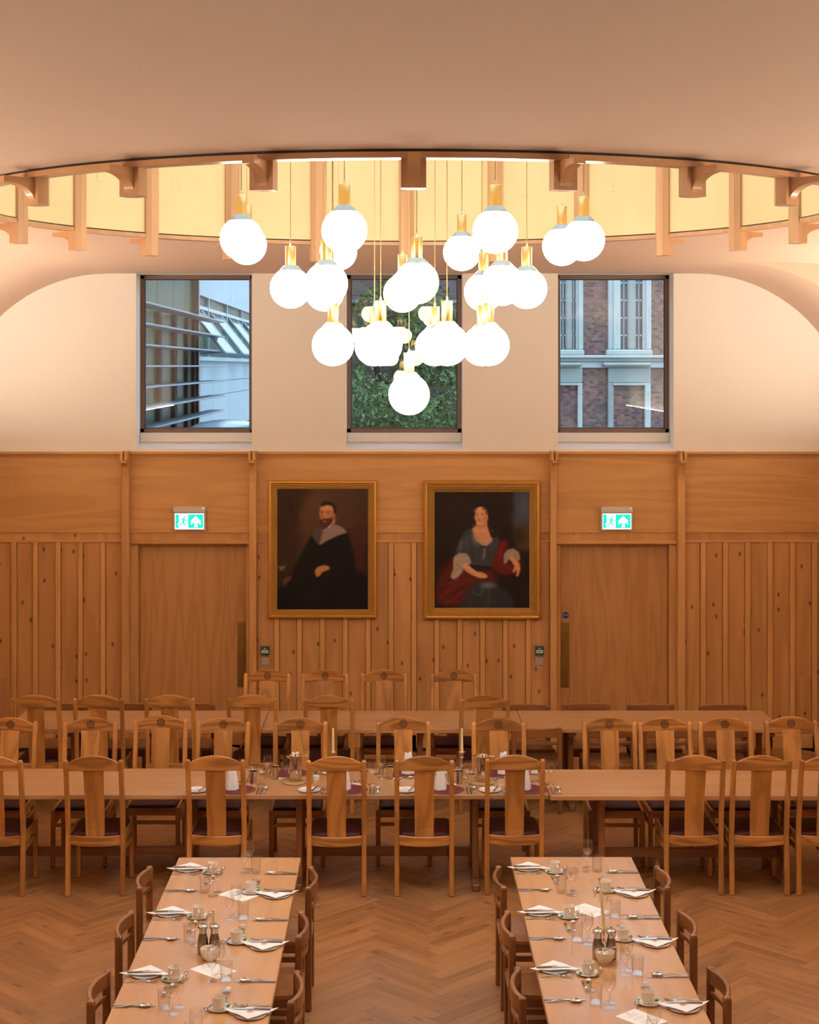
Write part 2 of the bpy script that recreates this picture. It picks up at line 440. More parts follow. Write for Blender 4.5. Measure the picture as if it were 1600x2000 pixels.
def plank_mesh(name, lst, mat):
    vs, fs, uvs, tint = [], [], [], []
    for (c, org, du, dw) in lst:
        o = len(vs); ru, rv, tn = random.uniform(0, 40), random.uniform(0, 40), random.random()
        for p in _pv: vs.append(tuple(org + du * p[0] + dw * p[1] + Vector((0, 0, p[2]))))
        for f in _pf:
            fs.append(tuple(i + o for i in f)); uvs.extend([(ru + _pv[i][0], rv + _pv[i][1]) for i in f]); tint.append(tn)
    me = bpy.data.meshes.new(name); me.from_pydata(vs, [], fs)
    uv = me.uv_layers.new(name='UVMap'); uv.data.foreach_set('uv', np.array(uvs, dtype=np.float32).ravel())
    at = me.attributes.new('tint', 'FLOAT', 'FACE'); at.data.foreach_set('value', np.array(tint, dtype=np.float32))
    import bmesh
    bm = bmesh.new(); bm.from_mesh(me); bmesh.ops.recalc_face_normals(bm, faces=bm.faces); bm.to_mesh(me); bm.free()
    me.materials.append(MATS[mat]); return me
def plank_vis(q):
    c = q[0]
    px, py = VX + F * c.x / c.y, VY + F * H / c.y
    inside = -20 < px < 1620 and py < 2030
    under = (-1.43 < c.x < -0.63 or 0.745 < c.x < 1.54) and c.y < 10.5
    return (0 if inside and not under else 1, c.y)
planks.sort(key=plank_vis)
_mA = plank_mesh('plank', [(None, Vector((0,0,0)), Vector((1,0,0)), Vector((0,1,0)))], 'floor_oak')
_mB = plank_mesh('plank', [(None, Vector((0,0,0)), Vector((1,0,0)), Vector((0,-1,0)))], 'floor_oak')
for (c, org, du, dw) in planks[:300]:
    isA = du.y < 0
    link('plank', _mA if isA else _mB, fl, org, math.atan2(du.y, du.x))
pf = link('plank_field', plank_mesh('plank_field', planks[300:], 'floor_oak_field'), fl); pf['kind'] = 'stuff'

# ---- ceiling with round opening, coves, stepped lunette arch on the right
def ceiling():
    mb = MB()
    x0, x1, y0, y1 = SL, SR, -4.0, 17.02
    N = 192
    inner, outer = [], []
    angs = sorted(set([2*PI*i/N for i in range(N)] + [math.atan2(yy - RY, xx - RX) % (2*PI) for xx in (x0, x1) for yy in (y0, y1)]))
    r = RO - 0.02
    for a in angs:
        c, s = math.cos(a), math.sin(a)
        inner.append((RX + r*c, RY + r*s, ZC))
        tt = min([t for t in (((x1-RX)/c if c > 1e-9 else 1e9), ((x0-RX)/c if c < -1e-9 else 1e9), ((y1-RY)/s if s > 1e-9 else 1e9), ((y0-RY)/s if s < -1e-9 else 1e9))])
        outer.append((RX + tt*c, RY + tt*s, ZC))
    mb.loft([inner, outer], caps=False)
    def cove(xs, R, sign, ya, yb, lead=None):
        prof = []
        if lead is not None: prof.append((lead, ZC))
        for i in range(21):
            t = i / 20 * PI / 2
            prof.append((xs + sign * R * math.sin(t), ZC - R + R * math.cos(t)))
        mb.loft([[(p[0], ya, p[1]) for p in prof], [(p[0], yb, p[1]) for p in prof]], caps=False, closed=False)
        return prof
    cove(SL, RC, -1, -4.0, 17.02)
    A = cove(SR, RC, 1, 15.2, 17.02)
    xs, RB = 3.75, XR + 0.0 - 3.75
    B = cove(xs, RB, 1, -4.0, 15.2, lead=SR)
    # face of the arch between the two profiles at Y = 15.2, facing the room
    zB = lambda x: ZC if x <= xs else ZC - RB + math.sqrt(max(0, RB*RB - (x - xs)**2))
    lo = [(p[0], 15.2, p[1]) for p in A]; hi = [(p[0], 15.2, max(p[1], zB(min(p[0], XR)))) for p in A]
    mb.loft([lo, hi], caps=False, closed=False)
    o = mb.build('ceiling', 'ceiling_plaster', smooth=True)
    tag(o, 'smooth plaster ceiling with a round opening and curved coves', kind='structure')
    return o
ceiling()

# ---- end wall: plaster above, panelling below, three windows, two doors
WIN = [(wx(266), wx(492)), (wx(676), wx(904)), (wx(1090), wx(1316))]
DOOR = [(wx(255), wx(488)), (wx(1086), wx(1321.5))]
Z_SILL = wz(878); Z_DOOR = wz(1059)
def end_wall():
    mb = MB()
    yb = 17.34
    xs = [XL - 0.1] + [v for w in WIN for v in w] + [XR + 0.1]
    for i in range(0, len(xs), 2): mb.box(xs[i], xs[i+1], D, yb, Z_COR - 0.05, 5.1)
    for a, b in WIN: mb.box(a, b, D, yb, Z_COR - 0.05, Z_SILL); mb.box(a, b, D, yb, ZC, 5.1)
    xs = [XL - 0.1] + [v for d in DOOR for v in d] + [XR + 0.1]
    for i in range(0, len(xs), 2): mb.box(xs[i], xs[i+1], D + 0.02, yb, -0.1, Z_COR - 0.05)
    for a, b in DOOR: mb.box(a, b, D + 0.02, yb, Z_DOOR, Z_COR - 0.05); mb.box(a, b, D + 0.25, yb, -0.1, Z_DOOR)
    o = mb.build('wall_far', 'plaster')
    return tag(o, 'end wall with cream plaster above oak panelling', kind='structure')
wf = end_wall()

PIL = [(wx(240), wx(255)), (wx(488), wx(502)), (wx(1073.5), wx(1086)), (wx(1321.5), wx(1336))]
secs = [(XL, PIL[0][0]), (PIL[0][1], PIL[1][0]), (PIL[1][1], PIL[2][0]), (PIL[2][1], PIL[3][0]), (PIL[3][1], XR)]
zf0, zf1 = wz(1039), wz(895)
for (a, b) in (secs[0], secs[2], secs[4]):
    MB().box(a, b, D + 0.014, D + 0.021, 0, wz(1059.5)).build('groove_shade_backing', 'dark_timber', wf)  # dark sheet paints the shadow lines in the grooves beside the battens
for si, (a, b) in enumerate(secs):
    door = si in (1, 3)
    MB().box(a, b, D, D + 0.03, zf0, zf1).build('frieze_panel', 'frieze_oak', wf)
    MB().box(a, b, D - 0.012, D + 0.02, zf0 - 0.010, zf0 + 0.006, 0.003).build('frieze_bead', 'panel_oak_X', wf)
    MB().box(a, b, D + 0.002, D + 0.03, wz(1054.5), zf0 - 0.010).build('frieze_band', 'board_oak', wf)
    pr = 0.035 if door else 0.016
    MB().box(a, b, D - pr, D + 0.02, wz(1059.5 if not door else 1062), wz(1054.5), 0.004).build('panel_rail', 'panel_oak_X', wf)
    cm = MB(); cm.prism([(D + 0.02, zf1), (D - 0.012, zf1), (D - 0.014, zf1 + 0.012), (D - 0.03, zf1 + 0.035), (D - 0.05, zf1 + 0.045), (D - 0.05, Z_COR), (D + 0.02, Z_COR)], 'X', a, b)
    cm.build('cornice_moulding', 'panel_oak_X', wf)
zb = wz(1059.5)
def boards(a, b, bat):
    """bat: list of (x0,x1) battens; boards fill between"""
    edges = [a] + [v for t in bat for v in t] + [b]
    for i in range(0, len(edges), 2):
        x0, x1 = edges[i], edges[i+1]
        if x1 - x0 < 0.02: continue
        MB().box(x0 + 0.003, x1 - 0.003, D, D + 0.015, 0, zb, 0.0025).build('board', 'board_oak', wf)
    for (x0, x1) in bat:
        MB().box(x0, x1, D - 0.030, D + 0.015, 0, zb, 0.004).build('batten', 'batten_oak', wf)
L_b = [(wx(23 - 43.8*k), wx(33 - 43.8*k)) for k in (2, 1)] + [(wx(a), wx(b)) for a, b in ((23,33),(65,74.5),(109,119),(153,162),(197,206))]
C_b = [(wx(536 + 44.65*k), wx(545.5 + 44.65*k)) for k in range(12)]
R_b = [(wx(1368 + 43.55*k), wx(1378 + 43.55*k)) for k in range(6)]
boards(secs[0][0], secs[0][1], L_b); boards(secs[2][0], secs[2][1], C_b); boards(secs[4][0], secs[4][1], R_b)
for (a, b) in (secs[0], secs[2], secs[4]):
    MB().box(a, b, D - 0.03, D + 0.01, 0, 0.14, 0.004).build('plinth', 'panel_oak_X', wf)
# small access hatches cut in the boarding
for x0, x1 in ((wx(-9), wx(22)), (wx(1553), wx(1585))):
    MB().box(x0, x1, D - 0.004, D + 0.01, 0.15, wz(1323), 0.002).build('access_hatch', 'board_oak', wf)

for (a, b) in PIL:
    p = MB().box(a, b, 16.91, D + 0.02, 0, 3.0, 0.004).build('pilaster', 'panel_oak_Z', wf)
    xm = (a + b) / 2
    for s in (-1, 1):
        MB().box(xm + s*0.022 - 0.016, xm + s*0.022 + 0.016, 16.79, D + 0.02, 2.995, Z_COR + 0.008, 0.003).build('bracket_cheek', 'panel_oak_Y', p)
    prof = [(16.92, 2.995), (16.80, 2.995), (16.80, 2.965)]
    for i in range(9):
        t = i / 8 * PI / 2
        prof.append((16.80 + 0.11 * math.sin(t), 2.965 - 0.21 * (1 - math.cos(t))))
    prof.append((16.92, 2.755))
    MB().prism(prof, 'X', a + 0.012, b - 0.012).build('corbel', 'panel_oak_Z', p)

# ---- windows
for i, (a, b) in enumerate(WIN):
    w = empty('window_%d' % (i + 1), ((a + b)/2, 17.25, Z_SILL), kind='structure', label=['left', 'middle', 'right'][i] + ' tall fixed window with bronze frame above the panelling')
    hw = (b - a) / 2
    zb_, zt, fw = 0.165, ZC - Z_SILL, 0.045
    for nm, q in (('frame_jamb', (-hw, -hw + fw, zb_, zt)), ('frame_jamb', (hw - fw, hw, zb_, zt)), ('frame_head', (-hw, hw, zt - fw, zt)), ('frame_sill', (-hw, hw, zb_, zb_ + fw))):
        o = MB().box(q[0], q[1], 0.02, 0.09, q[2], q[3], 0.004).build(nm, 'frame_bronze', w)
    g = MB()
    for q in ((-hw+fw, -hw+fw+0.008, zb_+fw, zt-fw), (hw-fw-0.008, hw-fw, zb_+fw, zt-fw), (-hw+fw, hw-fw, zt-fw-0.008, zt-fw), (-hw+fw, hw-fw, zb_+fw, zb_+fw+0.008)):
        g.box(q[0], q[1], 0.035, 0.07, q[2], q[3])
    g.build('gasket', 'frame_gasket', w)
    MB().box(-hw + fw, hw - fw, 0.050, 0.053, zb_ + fw, zt - fw).build('pane', 'window_glass', w)
    MB().box(-hw + 0.004, hw - 0.004, -0.02, 0.09, 0.065, zb_, 0.003).build('upstand', 'reveal_paint', w)
    MB().prism([(-0.25, -0.0), (0.09, -0.0), (0.09, 0.07), (-0.02, 0.062), (-0.25, 0.004)], 'X', -hw, hw).build('sill', 'reveal_paint', w)
    MB().box(-hw - 0.003, -hw + 0.001, -0.245, 0.08, 0.0, zt).build('reveal_lining', 'reveal_paint', w)
    MB().box(hw - 0.001, hw + 0.003, -0.245, 0.08, 0.0, zt).build('reveal_lining', 'reveal_paint', w)

# ---- doors
def door(n, a, b, leaf, plate, side):
    d = empty('door_%d' % n, ((a + b)/2, D + 0.10, 0), kind='structure', label=('left' if side < 0 else 'right') + ' flush oak door with brass push plate set in the panelling')
    cx = (a + b)/2
    x0, x1 = leaf[0] - cx, leaf[1] - cx
    ztop = wz(1067.6)
    MB().box(x0, x1, 0.0, 0.05, 0.005, ztop - 0.004, 0.002).build('leaf', 'door_oak', d)
    MB().box(a - cx, x0 - 0.003, -0.08, 0.15, 0, Z_DOOR, 0.003).build('jamb', 'panel_oak_Z', d)
    MB().box(x1 + 0.003, b - cx, -0.08, 0.15, 0, Z_DOOR, 0.003).build('jamb', 'panel_oak_Z', d)
    MB().box(a - cx, b - cx, -0.04, 0.15, ztop, Z_DOOR + 0.02, 0.003).build('door_head', 'panel_oak_X', d)
    pl = MB().box(wx(plate[0]) - cx, wx(plate[1]) - cx, -0.003, 0.001, wz(plate[3]), wz(plate[2])).build('push_plate', 'brass_plate', d)
    s = MB()
    for zz in (wz(plate[3]) + 0.02, wz(plate[2]) - 0.02):
        for xx in (wx(plate[0]) - cx + 0.015, wx(plate[1]) - cx - 0.015):
            s.lathe([(0.005, -0.0045), (0.005, -0.001)], 8, 0, 0, 0, cap=True) if False else s.box(xx - 0.004, xx + 0.004, -0.0045, -0.001, zz - 0.004, zz + 0.004)
    s.build('screw', 'brass', pl)
    return d, cx
door(1, DOOR[0][0], DOOR[0][1], (wx(270), wx(480)), (462, 479, 1217, 1346), -1)
d2, cx2 = door(2, DOOR[1][0], DOOR[1][1], (wx(1096), wx(1307.5)), (1096.5, 1114, 1219, 1347), 1)
st = MB().prism([(0.034*math.cos(2*PI*i/32), 0.034*math.sin(2*PI*i/32)) for i in range(32)], 'Y', -0.0015, 0.0).build('door_sticker', 'sticker_blue', d2, loc=(wx(1107) - cx2, -0.0005, wz(1204.6)))
def text(body, size, mat, parent, loc, rot=(PI/2, 0, 0), name='lettering', align='CENTER', ext=0.0004):
    c = bpy.data.curves.new(name, 'FONT'); c.body = body; c.size = size; c.align_x = align; c.align_y = 'CENTER'; c.extrude = ext
    c.materials.append(MATS[mat])
    o = bpy.data.objects.new(name, c); COL.objects.link(o); o.parent = parent; o.location = loc; o.rotation_euler = rot
    return o
text('Fire door\nKeep shut', 0.0135, 'plastic_white', st, (0, -0.0022, 0.004))

# ---- side walls and rear wall
for nm, x0, x1, s in (('wall_left', XL - 0.2, XL, 1), ('wall_right', XR, XR + 0.2, -1)):
    w = MB().box(x0, x1, -4.2, 17.3, -0.1, 5.1).build(nm, 'plaster'); tag(w, ('left' if s > 0 else 'right') + ' side wall of the hall', kind='structure')
    xi = x1 if s > 0 else x0
    a, b = sorted((xi, xi + s*0.02))
    MB().box(a, b, -4.0, 17.0, 0, 3.0).build('wainscot', 'side_panel_wood', w)
    a, b = sorted((xi, xi + s*0.10))
    MB().box(a, b, -4.0, 16.95, 2.98, 3.07).build('cornice_shelf', 'side_panel_wood', w)
w = MB().box(XL - 0.2, XR + 0.2, -4.2, -4.0, -0.1, 5.1).build('wall_near', 'plaster'); tag(w, 'wall behind the viewer', kind='structure')
for s, xi in ((1, XL), (-1, XR)):
    e = empty('cornice_light', (xi + s*0.055, 8.0, 3.07), label='linear warm uplight on the cornice of the %s side wall' % ('left' if s > 0 else 'right'), cat='light')
    MB().box(-0.03, 0.03, -6.9, 7.9, 0.0, 0.09).build('tray', 'sign_housing', e)
    MB().box(-0.020, 0.020, -6.85, 7.75, 0.091, 0.095).build('diffuser', 'strip_glow', e)

# ================================================================== OCULUS RING
ring = empty('ceiling_ring', (RX, RY, ZC), label='round timber ring with gold drum and hanging posts in the ceiling', cat='ceiling ring')
def arc_box(r0, r1, z0, z1, a0, a1, n=10):
    mb = MB(); rings = []
    for i in range(n + 1):
        t = a0 + (a1 - a0) * i / n; c, s = math.cos(t), math.sin(t)
        rings.append([(r0*c, r0*s, z0), (r1*c, r1*s, z0), (r1*c, r1*s, z1), (r0*c, r0*s, z1)])
    return mb.loft(rings)
NP = 24
st_a = 2*PI/NP
for k in range(12):
    a0 = -PI/2 - st_a + k*2*st_a
    arc_box(RI, RO, -0.040, -0.013, a0 + 0.0006, a0 + 2*st_a - 0.0006, 16).build('ring_beam', 'ring_oak_X', ring)
arc_box(RI + 0.035, RO - 0.012, -0.013, 0.02, 0, 2*PI, 96).build('gap_shade_strip', 'black_rubber', ring)  # black strip standing in for the shade between beam and ceiling
ZD = 1.35
post_up = MB(); prof = [(-0.056, 0.055), (-0.056, -0.008), (-0.026, -0.035), (0.026, -0.035), (0.056, -0.008), (0.056, 0.055)]
post_up.loft([[(p[0], p[1], z) for p in prof] for z in (-0.170, ZD)])
post_me = post_up.mesh('post', 'ring_oak_Z')
cp = [(0.055, -0.040), (0.225, -0.040), (0.225, -0.070)]
for i in range(11):
    t = i / 10 * PI / 2
    cp.append((0.20 - 0.145*math.sin(t), -0.070 - 0.081*(1 - math.cos(t))))
cp.append((0.055, -0.151))
cor_me = MB().prism(cp, 'X', -0.028, 0.028).mesh('corbel', 'ring_oak_Y')
plate_me = MB().box(-0.04, 0.04, -0.004, 0.0, -0.04, 0.04, 0.002).box(-0.026, -0.02, -0.006, -0.003, -0.003, 0.003).box(0.02, 0.026, -0.006, -0.003, -0.003, 0.003).mesh('cover_plate', 'gold_leaf_wall')
for k in range(NP):
    a = -PI/2 + k*st_a                      # outward direction angle
    # local +Y = outward
    M = Matrix.Rotation(a - PI/2, 4, 'Z') @ Matrix.Translation((0, RI, 0))
    p = link('post', post_me, ring); p.matrix_local = M
    c = link('corbel', cor_me, p)
    g = arc_box(RI + 0.012, RI + 0.03, -0.004, ZD, a + 0.008, a + st_a - 0.008, 6).build('drum_panel', 'gold_leaf_wall', ring)
    aa = a + st_a*0.68
    q = link('cover_plate', plate_me, g)
    q.matrix_local = Matrix.Rotation(aa - PI/2, 4, 'Z') @ Matrix.Translation((0, RI + 0.0125, 0.36))
# glazed rooflight closing the drum, with the rails the pendants hang from
rl = arc_box(RI - 0.02, RI + 0.08, ZD, ZD + 0.08, 0, 2*PI, 96).build('rooflight_frame', 'sign_housing', ring)
for k in range(6):
    a = k*PI/6 + 0.13; c_, s_ = math.cos(a), math.sin(a)
    MB().box(-RI, RI, -0.025, 0.025, ZD + 0.005, ZD + 0.06).xform(Matrix.Rotation(a, 4, 'Z')).build('glazing_bar', 'sign_housing', rl)
MB().prism([((RI + 0.02)*math.cos(2*PI*i/96), (RI + 0.02)*math.sin(2*PI*i/96)) for i in range(96)], 'Z', ZD + 0.062, ZD + 0.068).build('rooflight_pane', 'window_glass', ring)
for rr in (1.075, 0.715, 0.50):
    arc_box(rr - 0.012, rr + 0.012, ZD - 0.03, ZD + 0.006, 0, 2*PI, 64).build('mounting_rail', 'brass_pale', ring)
MB().lathe([(0.0, ZD - 0.03), (0.06, ZD - 0.03), (0.06, ZD + 0.006), (0.0, ZD + 0.006)], 24).build('centre_rose', 'brass_pale', ring)
arc_box(RI + 0.03, RI + 0.06, -0.004, ZD, 0, 2*PI, 96).build('drum_wall', 'ceiling_plaster', ring)

# ================================================================== PENDANT GLOBES
GR = 0.1235
def make_pendant():
    r = empty('pendant_lamp', (0, 0, 0), cat='lamp', group='globe pendants of the chandelier')
    mb = MB(); mb.lathe([(0.001 + GR*math.sin(PI*i/14), -GR*math.cos(PI*i/14)) for i in range(15)], 26)
    mb.build('globe', 'globe_glow', r, smooth=True)
    zc = GR*math.cos(math.asin(0.060/GR))
    MB().lathe([(0.0675, zc - 0.008), (0.066, zc + 0.002), (0.040, zc + 0.028), (0.034, zc + 0.028)], 28).build('cap', 'cap_metal', r, smooth=True)
    MB().lathe([(0.0, zc + 0.024), (0.0315, zc + 0.024), (0.0315, zc + 0.143), (0.030, zc + 0.145), (0.0, zc + 0.145)], 24).build('lamp_holder', 'brass', r, smooth=True)
    MB().lathe([(0.006, zc + 0.144), (0.006, zc + 0.158), (0.003, zc + 0.170), (0.0, zc + 0.170)], 10).build('cord_grip', 'brass_pale', r, smooth=True)
    return r, zc + 0.168
pr_, zg = make_pendant()
pend = Kind(pr_)
TH = math.radians(3.0)
def pendant(x, y, z, label):
    ca, sa = math.cos(TH), math.sin(TH)
    X, Y = RX + x*ca - y*sa, RY + x*sa + y*ca
    o = pend.put((X, Y, z), 0, label)
    MB().tube([(0, 0, zg), (0, 0, ZC + ZD - 0.02 - z)], 0.0028, 6).build('cord', 'cord_gold', o)
R1, R2, R3 = 1.075, 0.715, 0.50
Z1, Z2, Z3, Z4 = gz(475, 9.9) - 0.0, gz(563, 9.9), gz(675, 9.9), gz(770.8, 9.9)
names = {
 1: ['upper right globe, lower-left one of the far-right pair', 'upper tier globe behind, right of centre beside the highest right globe', 'upper tier globe hidden behind the highest left globe', 'upper left globe, lower-right one of the far-left pair',
     'upper left globe, far-left and nearest the left window', 'highest globe left of centre, front of upper tier', 'highest globe right of centre, front of upper tier', 'upper right globe, far right of the whole cluster'],
}
for k in range(8):
    a = math.radians(22.5 + 45*k)
    x, y = R1*math.cos(a), R1*math.sin(a)
    z = Z1 + 0.015*(1 if y > 0 else -0.5)
    pendant(x, y, z, 'opal pendant lamp, ' + names[1][k])
mid = ['middle tier globe at right end, under the far-right pair', 'middle tier globe at back right, left of the right-end globe', 'middle tier globe at back centre, left of the front-centre one', 'middle tier globe at back left, hidden behind front-left one',
       'middle tier globe at left end of that tier', 'middle tier globe at front left, below highest left globe', 'middle tier globe at front centre, before the middle window', 'middle tier globe at front right, below highest right globe']
for k in range(8):
    a = math.radians(45*k)
    pendant(R2*math.cos(a), R2*math.sin(a), Z2, 'opal pendant lamp, ' + mid[k])
low = ['lower tier globe behind the right-end one', 'lower tier globe back right of centre, before middle window', 'lower tier globe back left, hidden behind front-left-of-centre one', 'lower tier globe hidden behind the left-end one',
       'lower tier globe at left end, over the wall pier', 'lower tier globe front left of centre', 'lower tier globe front right of centre', 'lower tier globe at right end, over the wall pier']
for k in range(8):
    a = math.radians(22.5 + 45*k)
    pendant(R3*math.cos(a), R3*math.sin(a), Z3, 'opal pendant lamp, ' + low[k])
pendant(0, 0, Z4, 'opal pendant lamp, single lowest globe of the whole cluster')

# ================================================================== FURNITURE
def sweep_rect(levels):
    """levels: list of (x, y, z, wx, wy) -> box-section post following the levels, with clipped corners"""
    mb = MB(); rings = []
    for (x, y, z, a, b) in levels:
        a /= 2; b /= 2; c = min(a, b) * 0.28
        rings.append([(x-a+c, y-b, z), (x+a-c, y-b, z), (x+a, y-b+c, z), (x+a, y+b-c, z), (x+a-c, y+b, z), (x-a+c, y+b, z), (x-a, y+b-c, z), (x-a, y-b+c, z)])
    return mb.loft(rings)

def bow_rail(x0, x1, z0, z1f, y0f, th, n=14):
    """a rail between x0 and x1; z0(t), z1(t) bottoms/tops and y(t) as functions of t in -1..1"""
    mb = MB(); rings = []
    for i in range(n + 1):
        t = -1 + 2*i/n; x = x0 + (x1 - x0)*i/n
        za, zb2, y = z0(t), z1f(t), y0f(t)
        c = th*0.2
        rings.append([(x, y - th/2, za + c), (x, y - th/2, zb2 - c), (x, y - th/2 + c, zb2), (x, y + th/2 - c, zb2), (x, y + th/2, zb2 - c), (x, y + th/2, za + c), (x, y + th/2 - c, za), (x, y - th/2 + c, za)])
    return mb.loft(rings)

def back_y(z):          # lean of the tall back
    if z < 0.45: return 0.02 * z / 0.45
    return 0.02 - 0.105 * ((z - 0.45) / 0.59) ** 1.35

def emblem_mesh():
    mb = MB()
    def ringf(r0, r1, n=28):
        a = [(r0*math.cos(2*PI*i/n), 0.0, r0*math.sin(2*PI*i/n)) for i in range(n)]
        b = [(r1*math.cos(2*PI*i/n), 0.0, r1*math.sin(2*PI*i/n)) for i in range(n)]
        a2 = [(p[0], 0.003, p[2]) for p in a]; b2 = [(p[0], 0.003, p[2]) for p in b]
        mb.loft([a, b, b2, a2, a], caps=False)
    ringf(0.029, 0.034); ringf(0.0215, 0.0245); ringf(0.002, 0.0065, 12)
    for k in range(8):
        a = k*PI/4; c, s = math.cos(a), math.sin(a)
        pts = [(0.008, -0.0018), (0.021, -0.0035), (0.0225, 0.0), (0.021, 0.0035), (0.008, 0.0018)]
        mb.prism([(p[0]*c - p[1]*s, p[0]*s + p[1]*c) for p in pts], 'Y', 0.0, 0.003)
        a += PI/8; c, s = math.cos(a), math.sin(a)
        pts = [(0.0255, -0.004), (0.0285, -0.004), (0.0285, 0.004), (0.0255, 0.004)]
        mb.prism([(p[0]*c - p[1]*s, p[0]*s + p[1]*c) for p in pts], 'Y', 0.0, 0.003)
    return mb

def make_tall_chair(emblem):
    r = empty('tall_dining_chair', cat='chair')
    hw = 0.205
    zs = [0.006, 0.2, 0.45, 0.55, 0.66, 0.78, 0.9, 1.015, 1.028, 1.035]
    for s in (-1, 1):
        lv = [(s*hw, back_y(z), z, 0.036 if z < 1.02 else (0.030 if z < 1.03 else 0.018), 0.042 if z < 1.02 else (0.036 if z < 1.03 else 0.022)) for z in zs]
        sweep_rect(lv).build('rear_leg', 'chair_oak_Z', r)
        sweep_rect([(s*hw, 0.440, z, 0.034, 0.036) for z in (0.006, 0.44)] + [(s*hw, 0.440, 0.447, 0.026, 0.028)]).build('front_leg', 'chair_oak_Z', r)
        a, b = (s*hw - 0.011, s*hw + 0.011)
        MB().box(a, b, 0.03, 0.43, 0.385, 0.448, 0.003).build('side_rail', 'chair_oak_Y', r)
        MB().box(a, b, 0.03, 0.43, 0.315, 0.345, 0.003).build('side_stretcher', 'chair_oak_Y', r)
        MB().box(s*hw - 0.014, s*hw + 0.014, -0.012, 0.014, 0.0, 0.006).box(s*hw - 0.013, s*hw + 0.013, 0.427, 0.453, 0.0, 0.006).build('foot_pad', 'black_rubber', r)
    yb = back_y(1.0)
    zt = lambda t: 1.068 - 0.055*t*t
    cr = bow_rail(-hw + 0.016, hw - 0.016, lambda t: 0.955, zt, lambda t: back_y(0.955 + 0.05) - 0.012*(1 - t*t), 0.022).build('crest_rail', 'crest_oak', r)
    # splat: wide board following the lean
    mb = MB(); rings = []
    for i in range(9):
        z = 0.43 + (0.962 - 0.43)*i/8; w = 0.070 + 0.005*i/8; y = back_y(z) - 0.012
        rings.append([(-w, y - 0.008, z), (w, y - 0.008, z), (w, y + 0.008, z), (-w, y + 0.008, z)])
    mb.loft(rings).build('splat', 'chair_oak_Z', r)
    bow_rail(-hw + 0.016, hw - 0.016, lambda t: 0.377 - 0.010*(1 - t*t), lambda t: 0.447 - 0.006*(1 - t*t), lambda t: 0.02 - 0.022*(1 - t*t), 0.022).build('rear_rail', 'crest_oak', r)
    MB().box(-hw + 0.016, hw - 0.016, 0.430, 0.452, 0.385, 0.446, 0.003).build('front_rail', 'crest_oak', r)
    MB().box(-hw + 0.016, hw - 0.016, 0.432, 0.450, 0.315, 0.343, 0.003).build('front_stretcher', 'chair_oak_X', r)
    # leather seat, slightly domed with rolled edges
    mb = MB(); rings = []
    for (ins, z) in ((0.0, 0.432), (0.0, 0.452), (0.008, 0.463), (0.03, 0.469), (0.10, 0.474)):
        x0, x1, y0, y1 = -0.192 + ins, 0.192 - ins, 0.024 + ins, 0.447 - ins
        c = 0.02
        rings.append([(x0+c, y0, z), (x1-c, y0, z), (x1, y0+c, z), (x1, y1-c, z), (x1-c, y1, z), (x0+c, y1, z), (x0, y1-c, z), (x0, y0+c, z)])
    mb.loft(rings).build('seat_pad', 'leather_burgundy', r, smooth=True)
    if emblem:
        e = EMB if EMB is not None else None
        o = link('carved_emblem', emblem_me, cr, loc=(0, back_y(1.005) - 0.012 + 0.0095, 1.012))
        o['label'] = 'carved wheel roundel'
    return r
EMB = None
emblem_me = emblem_mesh().mesh('carved_emblem', 'carved_dark')

